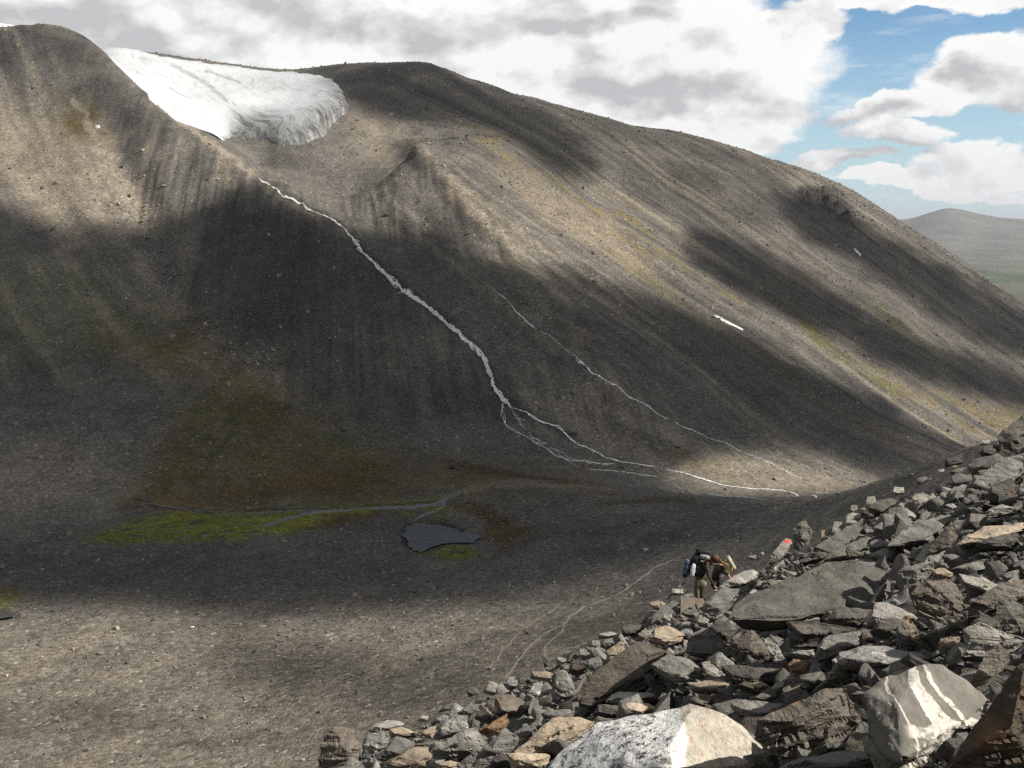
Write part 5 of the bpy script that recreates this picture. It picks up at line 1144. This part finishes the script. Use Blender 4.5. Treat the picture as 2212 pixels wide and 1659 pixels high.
TONE_WORD = dict(slabdark='dark', grey='grey', pale='pale', dark='dark grey', brown='brown', tan='tan', rust='rust-orange', olive='olive grey', streak='streaked grey', whiteboulder='white', veined='veined', darkbrown='dark brown')
LAND = []       # landmarks (u, v, short name) for describing the smaller stones
PLACED = []     # (outline, distance) of the surveyed stones
AUTO = []
def key_rock(i, crop, pts, tone, label, opt):
    P = [cpx(crop, *p) for p in pts]
    us = [p[0] for p in P]; vs = [p[1] for p in P]; vmax = max(vs); uc = 0.5*(min(us)+max(us))
    Yb = opt.get('Y') or depthY(uc, vmax-0.06*(vmax-min(vs)))+opt.get('Yadd', 0.0)
    Yb = max(Yb, 2.6)
    size = max(max(us)-min(us), (vmax-min(vs)))*Yb/FPX
    lean = opt.get('lean', 0.6); lean = lean if lean > 1.45 else lean*0.75; thick = opt.get('thick', 0.5)
    def dist(v): return Yb+lean*(vmax-v)/FPX*Yb
    W3 = [Vector(P3(u, v, dist(v))) for u, v in P]
    mu, mv = sum(us)/len(us), sum(vs)/len(vs)
    inner = opt.get('inner')
    if inner is None: inner = []; ww = max(us)-min(us); extra = [(mu-0.30*ww, mv+0.10*(vmax-mv), 0.15), (mu+0.26*ww, mv-0.02*(vmax-mv), 0.17), (mu+0.05*ww, mv+0.45*(vmax-mv), 0.20)]
    else: inner = [cpx(crop, a, b_)+(k,) for a, b_, k in inner]; extra = []
    for u, v, k in inner+extra: W3.append(Vector(P3(u, v, dist(v)-k*size)))
    for u, v in P:                                     # the hidden far side
        u2, v2 = mu+(u-mu)*0.86, mv+(v-mv)*0.80; q = Vector(P3(u2, v2, dist(v2)+thick*size)); q.z -= 0.10*size; W3.append(q)
    cen = sum(W3, Vector())/len(W3)
    if 'origin' in opt:
        w0 = P3(*cpx(crop, *opt['origin']), Yb); cen = Vector((w0[0], cen.y, w0[2]))
    L = max(3.4*Yb/1024.0, size/34.0)
    me = rock_mesh('boulder', [p-cen for p in W3], size, 0.004 if tone == 'whiteboulder' else 0.010, L, 0.026, i+11, (0.35*math.sin(i*2.3), 0.3*math.cos(i*1.7)+0.2, 1.0), 0 if tone == 'whiteboulder' else 9); me.materials.append(TONES[tone])
    o = bpy.data.objects.new('boulder', me); COL.objects.link(o); o.location = cen
    PLACED.append((P, Yb, size))
    if label:
        tag(o, label, 'boulder', 'boulders of the talus')
    else: AUTO.append((o, tone, mu, mv, 'angular', size))
    if opt.get('mark'):                                # daub of paint on the tip of the slab
        bm = bmesh.new(); bm.from_mesh(me); bm.faces.ensure_lookup_table()
        tip = cpx('E', 600, 992); fs = []
        front = [v for v in bm.verts if math.hypot(*(np.array(proj(*(v.co+cen)))-np.array(tip))) < 5.0]
        hot = min(front, key=lambda v: v.co.y).co.copy() if front else Vector()
        for f in bm.faces:
            if (f.calc_center_median()-hot).length < 0.09: fs.append([tuple(v.co+v.normal*0.006) for v in f.verts])
        bm.free(); vs_, fc = [], []
        for f in fs: fc.append(tuple(range(len(vs_), len(vs_)+len(f)))); vs_ += f
        if vs_:
            pm = mesh_obj('paint_mark', vs_, fc, M_RED, o, False); pm['label'] = 'red paint daub on the tip of the slab'
    return o, mu, mv
NAMES = {}
for i, (crop, pts, tone, label, opt) in enumerate(KEY):
    o, mu, mv = key_rock(i, crop, pts, tone, label, opt)
    if label: LAND.append((mu, mv, label))
SHORT = ['tall dark streaked boulder','broad pale tan slab','saddle-topped boulder','big rounded brown boulder','upright grey headstone-like block','huge dark brown slab','large tan-grey boulder','big white boulder','great flat dark slab','brown angular boulder','rounded grey boulder',
         'large whitish-grey boulder','lichened grey-green boulder','upright brown slab','broad mottled grey slab','standing grey pyramid rock','plank-like slab','red paint mark','dark crag','broad smooth grey boulder','broad white quartz veins','brown block with pale drip streaks','flat orange-tinted slab','curved pale slab','pale peaked stone','foot of the trail','bottom right corner']
SAY = {'red paint mark': 'red-marked slab', 'broad white quartz veins': 'quartz-veined boulder', 'foot of the trail': 'pale stone at the trail foot', 'bottom right corner': 'dark boulder in the bottom right corner'}
MARKS = []
for u, v, lab in LAND:
    for s in SHORT:
        if s in lab: MARKS.append((u, v, SAY.get(s, s))); break
MARKS.append((1540, 1235, 'two hikers'))
def nearest_mark(u, v):
    b = min(MARKS, key=lambda q: math.hypot(q[0]-u, q[1]-v))
    rel = 'above' if v < b[1]-35 else ('below' if v > b[1]+35 else 'beside')
    return rel, b[2]
USED = {}
def auto_label(o, tone, u, v, shape, size, word):
    near = sorted(MARKS, key=lambda q: math.hypot(q[0]-u, q[1]-v)); names = []
    for q in near:
        if q[2] not in names: names.append(q[2])
    rel, mk = nearest_mark(u, v)
    w = 'small' if size < 0.45 else 'middling'
    head = '%s %s %s %s' % (w, TONE_WORD[tone], shape, word)
    opts = ['%s %s the %s' % (head, rel, mk), '%s between the %s and the %s' % (head, names[0], names[1]), '%s on the side of the %s facing the %s' % (head, names[0], names[2]), '%s between the %s and the %s' % (head, names[1], names[2]), '%s between the %s and the %s' % (head, names[0], names[3])]
    opts = [q for q in opts if len(q.split()) <= 16] or opts[:1]
    lab = min(opts, key=lambda q: (USED.get(q, 0), opts.index(q))); USED[lab] = USED.get(lab, 0)+1
    tag(o, lab, 'boulder', 'boulders of the talus')
for o, tone, u, v, sh, size in AUTO: auto_label(o, tone, u, v, sh, size, 'stone')

def fill_talus():
    rs = np.random.RandomState(17)
    tones = ['grey','pale','grey','dark','grey','brown','grey','pale','streak','olive','grey','grey','brown','grey']
    T = []
    for i in range(14):
        nm, asp = SHAPES[i % len(SHAPES)]
        me = random_rock('boulder', 900+i*7, asp, 0.17, 12, 0.05, 0.035); me.materials.append(TONES[tones[i]]); T.append((me, nm, tones[i]))
    col = bpy.data.collections.new('near_stones')
    for i in range(14):
        nm, asp = SHAPES[(i+2) % len(SHAPES)]
        me = random_rock('stone', 500+i*11, asp, 0.45, 10, 0.05, 0.03); me.materials.append(TONES[tones[(i+3) % 14]])
        col.objects.link(bpy.data.objects.new('stone_piece_%02d' % i, me))
    N = 42000
    u = rs.uniform(560, 2300, N); v = rs.uniform(850, 1750, N)
    d0 = (u-CXP)/FPX; q = -(v-CYP)/FPX; d1 = CP+q*SP; d2 = -SP+q*CP
    den = NA*d0/d1+NB-d2/d1
    ok = den > HV/44.0
    Y = np.where(ok, HV/np.where(ok, den, 1), 0)
    # extra stones beyond the brow so that the edge of the field is ragged
    x = Y*d0/d1; z = near_plane(x, Y)
    s = 0.16+0.20*rs.pareto(2.2, N); s = np.minimum(s, 0.85)*np.clip(Y/16.0, 0.72, 1.15)
    keep = ok & (Y > 3.2)
    y0 = 37.0-0.55*np.clip(x, -12, 14); keep &= (Y < y0+4)
    px = s*FPX/np.maximum(Y, 1)
    keep &= (px > 5) & (px < 84)
    keep &= rs.rand(N) < np.clip(0.42*(Y/12.0), 0.35, 0.95)*np.where(px > 26, 0.55, 1.0)
    hidden = np.zeros(N, bool)
    for P, Yb, size in PLACED:
        c0 = np.mean(P, 0); Pk = [(c0[0]+(p[0]-c0[0])*0.9, c0[1]+(p[1]-c0[1])*0.88) for p in P]
        hidden |= inside(u, v, Pk) & (Y > Yb-0.2)
        hidden |= inside(u, v, Pk) & (Y <= Yb-0.2) & (px > 9)
    # nothing where the hikers stand
    hidden |= (np.hypot((u-1540)/85, (v-1262)/46) < 1) & (px > 7)
    keep &= ~hidden
    u, v, x, Y, z, s, px = u[keep], v[keep], x[keep], Y[keep], z[keep], s[keep], px[keep]
    rot = np.stack([rs.normal(0, 0.45, len(u)), rs.normal(0, 0.45, len(u)), rs.uniform(0, 6.28, len(u))], 1)
    inv = (u < 2190) & (v < 1640)
    order = np.argsort(-px*inv); big = order[:150]; rest = order[150:]
    n = 0
    for k in big:
        me, nm, tone = T[rs.randint(14)]
        o = bpy.data.objects.new('boulder', me); COL.objects.link(o)
        o.location = (x[k], Y[k], z[k]-s[k]*0.04); o.rotation_euler = rot[k]; a = s[k]*rs.uniform(0.85, 1.2, 3); o.scale = a
        auto_label(o, tone, u[k], v[k], {'slab': 'slab-like', 'block': 'blocky', 'wedge': 'wedge-shaped', 'splinter': 'elongated', 'chunk': 'chunky', 'flat': 'flat'}[nm], s[k], 'rock')
    scl = s[rest][:, None]*rs.uniform(0.8, 1.25, (len(rest), 3))
    scatter('rubble', np.stack([x[rest], Y[rest], z[rest]-s[rest]*0.05-0.08], 1), scl, rot[rest], rs.randint(0, 14, len(rest)), col)
    print('talus fill', len(u))
fill_talus()
# ------------------------------------------------------------------ two hikers with packs
def hp_uv(cx, cy): return ((cx/6.32+2100)*2212/3264, (cy/6.32+1700)*2212/3264)
HY = depthY(*hp_uv(790, 1352))
HPM = HY/FPX*2212/3264/6.32                      # metres for one step of the close-up grid
def hp(cx, cy, dy=0.0):
    u, v = hp_uv(cx, cy); q = P3(u, v, HY); k = 1.0
    return Vector((q[0], HY+dy, q[2]))           # same height and side position, pushed back or forward
def cloth(name, lo, hi, rough=0.85, scale=14.0):
    m, g, b = new_mat(name); p = g.new('ShaderNodeTexCoord').outputs['Object']
    n = g.noise(p, scale, 4, 0.6); g.put(b.inputs['Base Color'], g.mix(g.rng(n, 0.35, 0.7), lo, hi)); b.inputs['Roughness'].default_value = rough
    g.put(b.inputs['Normal'], g.bump(g.noise(p, scale*0.6, 3, 0.6), 0.7, 0.02)); return m
C_JACKET = cloth('olive_jacket', (0.040,0.036,0.020), (0.075,0.066,0.038)); C_TROUSER = cloth('khaki_trousers', (0.120,0.094,0.056), (0.185,0.150,0.095))
C_SKIN = cloth('skin', (0.48,0.23,0.16), (0.58,0.30,0.21), 0.6); C_HAIR = cloth('brown_hair', (0.055,0.022,0.010), (0.150,0.065,0.028), 0.6, 30); C_BOOT = cloth('dark_boot', (0.02,0.018,0.015), (0.05,0.04,0.03))
C_BLACK = cloth('black_nylon', (0.010,0.010,0.011), (0.026,0.026,0.027), 0.6); C_BLUE = cloth('blue_grey_roll', (0.110,0.130,0.200), (0.190,0.215,0.300), 0.7); C_WHITE = cloth('white_bag', (0.62,0.64,0.66), (0.85,0.85,0.85), 0.5)
C_PADG = cloth('grey_foam', (0.30,0.30,0.28), (0.42,0.42,0.40)); C_YEL = cloth('yellow_strap', (0.70,0.48,0.02), (0.80,0.60,0.05), 0.5); C_OLV = cloth('olive_pack', (0.085,0.078,0.030), (0.160,0.145,0.065)); C_CREAM = cloth('cream_pouch', (0.34,0.25,0.17), (0.62,0.53,0.42), 0.35, 9); C_RED = cloth('red_collar', (0.35,0.01,0.03), (0.45,0.02,0.05))
def skin_body(name, nodes, edges, root):
    keys = list(nodes); me = bpy.data.meshes.new(name)
    me.from_pydata([tuple(nodes[k][0]) for k in keys], [(keys.index(a), keys.index(b_)) for a, b_ in edges], []); me.update()
    o = bpy.data.objects.new(name, me); COL.objects.link(o)
    md = o.modifiers.new('skin', 'SKIN'); md.use_smooth_shade = True
    if not me.skin_vertices: me.skin_vertices.new() if hasattr(me.skin_vertices, 'new') else None
    if me.skin_vertices:
        for i, k in enumerate(keys):
            sv = me.skin_vertices[0].data[i]; sv.radius = nodes[k][1] if isinstance(nodes[k][1], tuple) else (nodes[k][1],)*2; sv.use_root = (k == root)
    sb = o.modifiers.new('sub', 'SUBSURF'); sb.levels = 2; sb.render_levels = 2
    dg = bpy.context.evaluated_depsgraph_get(); ev = bpy.data.meshes.new_from_object(o.evaluated_get(dg), depsgraph=dg)
    o.modifiers.clear(); o.data = ev
    ev.polygons.foreach_set('use_smooth', np.ones(len(ev.polygons), bool))
    return o
def hand(nodes, edges, wrist, pal, tag_, dirv, side, r=0.0095):
    """palm and five bent fingers rooted in it"""
    dirv = Vector(dirv).normalized(); side = Vector(side).normalized(); dn = dirv.cross(side)
    nodes[tag_+'palm'] = (pal, (0.034, 0.02)); edges.append((wrist, tag_+'palm'))
    for i, (o_, ln) in enumerate(((-0.030, .072), (-0.010, .084), (0.011, .079), (0.031, .060))):
        a = pal+dirv*0.03+side*o_; b_ = a+dirv*ln*0.55+dn*0.012; c_ = b_+dirv*ln*0.38+dn*0.03
        for nm, q in (('a', a), ('b', b_), ('c', c_)): nodes['%s%d%s' % (tag_, i, nm)] = (q, r)
        edges += [(tag_+'palm', '%s%da' % (tag_, i)), ('%s%da' % (tag_, i), '%s%db' % (tag_, i)), ('%s%db' % (tag_, i), '%s%dc' % (tag_, i))]
    a = pal-side*0.040; b_ = a+dirv*0.034-side*0.022; nodes[tag_+'ta'] = (a, r*1.15); nodes[tag_+'tb'] = (b_, r); edges += [(tag_+'palm', tag_+'ta'), (tag_+'ta', tag_+'tb')]
def paint_body(o, rules, mats):
    me = o.data
    for m in mats: me.materials.append(m)
    for p in me.polygons: p.material_index = rules(o.matrix_world @ p.center)
def blobmesh(name, center, dims, rot, mat, parent=None, power=4.0, seg=14, lump=0.03, seed=0):
    """soft box: superellipsoid with lumps"""
    vs, fs = [], []
    for i in range(seg+1):
        th = math.pi*(i/seg-0.5)
        for j in range(seg*2):
            ph = math.pi*j/seg
            sg = lambda t, e: math.copysign(abs(t)**e, t)
            e = 2.0/power
            p = Vector((sg(math.cos(th), e)*sg(math.cos(ph), e)*dims[0]/2, sg(math.cos(th), e)*sg(math.sin(ph), e)*dims[1]/2, sg(math.sin(th), e)*dims[2]/2))
            p *= 1+lump*mnoise.noise(p*9+Vector((seed, seed, 0)))*2
            vs.append(p)
    n = seg*2
    for i in range(seg):
        for j in range(n): fs.append((i*n+j, i*n+(j+1) % n, (i+1)*n+(j+1) % n, (i+1)*n+j))
    M = Matrix.Translation(center) @ Euler(rot).to_matrix().to_4x4()
    return mesh_obj(name, [tuple(M @ p) for p in vs], fs, mat, parent)
def tube(name, pts, r, mat, parent=None, n=10, caps=True):
    vs, fs = [], []; pts = [Vector(p) for p in pts]
    for i, p in enumerate(pts):
        t = (pts[min(i+1, len(pts)-1)]-pts[max(i-1, 0)]).normalized(); a = t.orthogonal().normalized(); b_ = t.cross(a)
        rr = r[i] if isinstance(r, (list, tuple)) else r
        for k in range(n): vs.append(p+(a*math.cos(2*math.pi*k/n)+b_*math.sin(2*math.pi*k/n))*rr)
        if i: fs += [((i-1)*n+k, (i-1)*n+(k+1) % n, i*n+(k+1) % n, i*n+k) for k in range(n)]
    if caps: fs.append(tuple(range(n))[::-1]); fs.append(tuple(range((len(pts)-1)*n, len(pts)*n)))
    return mesh_obj(name, [tuple(v) for v in vs], fs, mat, parent)
def thing(name, label, cat, group=None):
    o = bpy.data.objects.new(name, None); COL.objects.link(o); return tag(o, label, cat, group)
def k(px): return px*HPM
def hiker_one():
    N = {}; E = []
    N['pelvis'] = (hp(785, 900), (0.155, 0.13)); N['spine'] = (hp(860, 770), (0.15, 0.13)); N['chest'] = (hp(930, 650), (0.175, 0.14)); N['neck'] = (hp(1030, 575), 0.062); N['skull'] = (hp(1095, 550), 0.088); N['crown'] = (hp(1150, 505), 0.085)
    N['nose'] = (hp(1160, 600), 0.03); E += [('skull', 'nose')]
    E += [('pelvis', 'spine'), ('spine', 'chest'), ('chest', 'neck'), ('neck', 'skull'), ('skull', 'crown')]
    N['shr'] = (hp(935, 625, -.17), 0.075); N['elr'] = (hp(1000, 860, -.20), 0.052); N['wrr'] = (hp(1105, 1040, -.10), 0.036); E += [('chest', 'shr'), ('shr', 'elr'), ('elr', 'wrr')]
    hand(N, E, 'wrr', hp(1140, 1078, -.09), 'hr', (0.75, 0.1, -0.65), (0.25, -0.95, 0.1))
    N['shl'] = (hp(985, 610, .17), 0.075); N['ell'] = (hp(1110, 672, .24), 0.05); N['wrl'] = (hp(1265, 690, .32), 0.036); E += [('chest', 'shl'), ('shl', 'ell'), ('ell', 'wrl')]
    hand(N, E, 'wrl', hp(1305, 700, .33), 'hl', (1, 0.1, -0.2), (0, -1, 0.2))
    for s, kx, ky, ax, dy in (('r', 745, 1120, 775, -.10), ('l', 890, 1100, 865, .11)):
        N['hip'+s] = (hp(775 if s == 'r' else 820, 960, dy), 0.12); N['kn'+s] = (hp(kx, ky, dy), 0.095); N['an'+s] = (hp(ax, 1325, dy), 0.075); N['to'+s] = (hp(ax+95, 1350, dy), 0.045)
        E += [('pelvis', 'hip'+s), ('hip'+s, 'kn'+s), ('kn'+s, 'an'+s), ('an'+s, 'to'+s)]
    b = skin_body('person', N, E, 'pelvis')
    hw = N['wrr'][0]; hl = N['wrl'][0]; nk = hp(1052, 560); belt = hp(800, 905).z; ank = hp(0, 1300).z
    def rule(c):
        if (c-hw).length < 0.17 and c.z < hw.z+0.01: return 2
        if (c-hl).length < 0.17 and c.x > hl.x: return 2
        if c.x > nk.x and c.z > hp(0, 640).z and abs(c.y-HY) < 0.13: return 2
        if c.z < ank: return 3
        if c.z < belt and c.x < hp(900, 0).x+0.02: return 1
        return 0
    bpy.context.view_layer.update()
    paint_body(b, rule, [C_JACKET, C_TROUSER, C_SKIN, C_BOOT])
    tag(b, 'standing hiker in olive jacket bending forward, one hand on the pale slab', 'person')
    blobmesh('hair', hp(1135, 508), (k(185), k(175), k(170)), (0, 0.5, 0), C_HAIR, b, 2.2, 12, 0.06, 3)
    blobmesh('ear', hp(1090, 560, -.085), (0.03, 0.02, 0.05), (0, 0.4, 0), C_SKIN, b, 2.0, 6, 0)
    tube('collar', [hp(1008, 520, -.05), hp(1030, 560, -.06), hp(1030, 610, -.04)], 0.028, C_RED, b)
    blobmesh('hip_pouch', hp(875, 965, -.16), (k(160), 0.12, k(175)), (0, 0.1, 0), C_CREAM, b, 2.6, 10, 0.08, 8)
    # pack
    p = thing('backpack', 'tall black backpack with blue roll and white bag worn by the standing hiker', 'backpack')
    blobmesh('pack_body', hp(745, 640), (k(250), 0.36, k(470)), (0, 0.28, 0), C_BLACK, p, 4, 14, 0.05, 1)
    blobmesh('lid', hp(895, 385, .02), (k(310), 0.34, k(150)), (0, 0.12, 0), C_BLACK, p, 3, 12, 0.06, 2)
    r_ = blobmesh('stuff_sack', hp(905, 455, -.10), (k(215), 0.2, k(120)), (0, 0.2, 0), C_PADG, p, 2.6, 12, 0.04, 3)
    for x in (900, 950): tube('strap', [hp(x-20, 395, -.19), hp(x, 440, -.215), hp(x+22, 500, -.19)], 0.006, C_BLACK, r_, 6)
    tube('bedroll', [hp(600, 520, -.02), hp(590, 545, -.02), hp(555, 700, -.02), hp(530, 800, -.02), hp(525, 835, -.02)], [k(45), k(66), k(70), k(68), k(45)], C_BLUE, p, 14)
    tube('roll_end', [hp(532, 800, -.02), hp(520, 870, -.02)], [k(66), k(40)], C_BLACK, p, 14)
    for a in (0.25, 0.62):
        q = hp(600, 520, -.02).lerp(hp(525, 835, -.02), a); d = (hp(525, 835)-hp(600, 520)).normalized(); tube('strap', [q-d*0.012, q+d*0.012], k(73), C_BLACK, p, 14)
    bag = blobmesh('white_bag', hp(668, 715, -.19), (k(95), 0.07, k(290)), (0, 0.18, 0), C_WHITE, p, 3, 12, 0.14, 5)
    blobmesh('buckle', hp(850, 525, -.2), (k(70), 0.03, k(24)), (0, 0.2, 0), C_CREAM, p, 3, 6, 0)
    tube('shoulder_strap', [hp(820, 500, -.17), hp(930, 545, -.19), hp(960, 640, -.18), hp(900, 760, -.18), hp(830, 800, -.18)], 0.022, C_BLACK, p, 8)
    tube('trekking_pole', [hp(520, 840, -.03), hp(519, 960, -.03), hp(524, 1095, -.03)], [0.011, 0.009, 0.005], C_BLACK, p, 6)
def hiker_two():
    N = {}; E = []; D = 0.62
    N['pelvis'] = (hp(1225, 960, D), (0.16, 0.14)); N['spine'] = (hp(1270, 850, D+.1), (0.15, 0.13)); N['chest'] = (hp(1350, 770, D+.2), (0.17, 0.14)); N['neck'] = (hp(1430, 740, D+.3), 0.06); N['skull'] = (hp(1475, 745, D+.36), 0.09); N['crown'] = (hp(1510, 715, D+.4), 0.086)
    E += [('pelvis', 'spine'), ('spine', 'chest'), ('chest', 'neck'), ('neck', 'skull'), ('skull', 'crown')]
    for s, dy in (('r', -.12), ('l', .16)):
        N['sh'+s] = (hp(1370, 790, D+.2+dy*1.4), 0.072); N['el'+s] = (hp(1440, 930, D+.2+dy*1.6), 0.05); N['wr'+s] = (hp(1500, 1010, D+.2+dy*1.4), 0.036)
        E += [('chest', 'sh'+s), ('sh'+s, 'el'+s), ('el'+s, 'wr'+s)]
        hand(N, E, 'wr'+s, hp(1535, 1045, D+.2+dy*1.4), 'h'+s, (0.8, 0.3, -0.5), (0.2, -0.9, 0.3))
        N['hip'+s] = (hp(1215, 1000, D+dy), 0.105); N['kn'+s] = (hp(1290 if s == 'r' else 1180, 1110, D+dy), 0.075); N['an'+s] = (hp(1160, 1230, D+dy), 0.05); N['to'+s] = (hp(1250, 1260, D+dy), 0.045)
        E += [('pelvis', 'hip'+s), ('hip'+s, 'kn'+s), ('kn'+s, 'an'+s), ('an'+s, 'to'+s)]
    b = skin_body('person', N, E, 'pelvis'); bpy.context.view_layer.update()
    belt = hp(0, 950).z; nk = N['neck'][0].x; ank = hp(0, 1205).z
    def rule(c):
        if c.x > nk+0.02 and c.z > hp(0, 820).z: return 2
        if c.z < ank: return 3
        if c.z < belt and c.x < hp(1400, 0).x: return 1
        if c.x > hp(1512, 0).x: return 2
        return 0
    C_DARK = cloth('dark_clothes', (0.014,0.014,0.011), (0.030,0.030,0.024))
    paint_body(b, rule, [C_JACKET, C_DARK, C_SKIN, C_BOOT])
    tag(b, 'crouching hiker in dark clothes, mostly hidden behind the olive backpack', 'person')
    blobmesh('hair', hp(1500, 720, D+.38), (0.2, 0.2, 0.2), (0, 0.5, 0), C_HAIR, b, 2.2, 10, 0.05, 4)
    p = thing('backpack', 'olive backpack with rolled grey mat and yellow straps on the crouching hiker', 'backpack')
    pk = blobmesh('pack_body', hp(1372, 775, D-.12), (k(215), 0.34, k(265)), (0, 0.45, 0), C_OLV, p, 3.6, 14, 0.06, 11)
    blobmesh('lid', hp(1345, 690, D-.12), (k(170), 0.32, k(110)), (0, 0.35, 0), C_OLV, p, 3, 12, 0.06, 12)
    blobmesh('pocket', hp(1395, 850, D-.28), (k(140), 0.1, k(110)), (0, 0.45, 0), C_OLV, p, 3, 10, 0.08, 13)
    tube('strap', [hp(1320, 680, D-.29), hp(1385, 740, D-.31), hp(1460, 860, D-.30)], 0.010, C_BLACK, p, 6)
    tube('strap', [hp(1290, 760, D-.28), hp(1390, 770, D-.32), hp(1440, 800, D-.30)], 0.008, C_BLACK, p, 6)
    a, c_ = hp(1432, 560, D-.15), hp(1572, 812, D-.15); d = (c_-a).normalized(); r = k(58)
    mat = tube('sleeping_mat', [a, a+d*0.004, c_-d*0.004, c_], [r*0.93, r, r, r*0.93], C_PADG, p, 18)
    tube('mat_core', [a-d*0.004, a+d*0.002], r*0.35, C_BLACK, mat, 10)
    for t in (0.28, 0.80):
        q = a.lerp(c_, t); tube('strap', [q-d*0.012, q+d*0.012], r*1.035, C_YEL, mat, 18)
    q = a.lerp(c_, 0.8); tube('strap', [q+Vector((-r*0.2, -r, 0)), q+Vector((-r*0.5, -r*1.05, -k(70))), q+Vector((-r*0.62, -r*0.8, -k(130)))], 0.014, C_YEL, mat, 6)
hiker_one(); hiker_two()
# ------------------------------------------------------------------ thin mountain haze
def haze():
    x0, x1, y0, y1, z0, z1 = -46000, 46000, -46000, 46000, -475, 330
    vs = [(x, y, z) for z in (z0, z1) for y in (y0, y1) for x in (x0, x1)]
    fs = [(0, 2, 3, 1), (4, 5, 7, 6), (0, 1, 5, 4), (2, 6, 7, 3), (0, 4, 6, 2), (1, 3, 7, 5)]
    o = mesh_obj('haze', vs, fs, None, None, False); tag(o, kind='stuff')
    m = bpy.data.materials.new('haze_air'); m.use_nodes = True; g = NT(m.node_tree); g.n.clear()
    out = g.new('ShaderNodeOutputMaterial'); v = g.new('ShaderNodeVolumePrincipled')
    v.inputs['Color'].default_value = (0.80, 0.86, 0.95, 1); v.inputs['Density'].default_value = 5.5e-5; v.inputs['Anisotropy'].default_value = 0.2
    g.l.new(v.outputs[0], out.inputs['Volume']); o.data.materials.append(m)
haze()
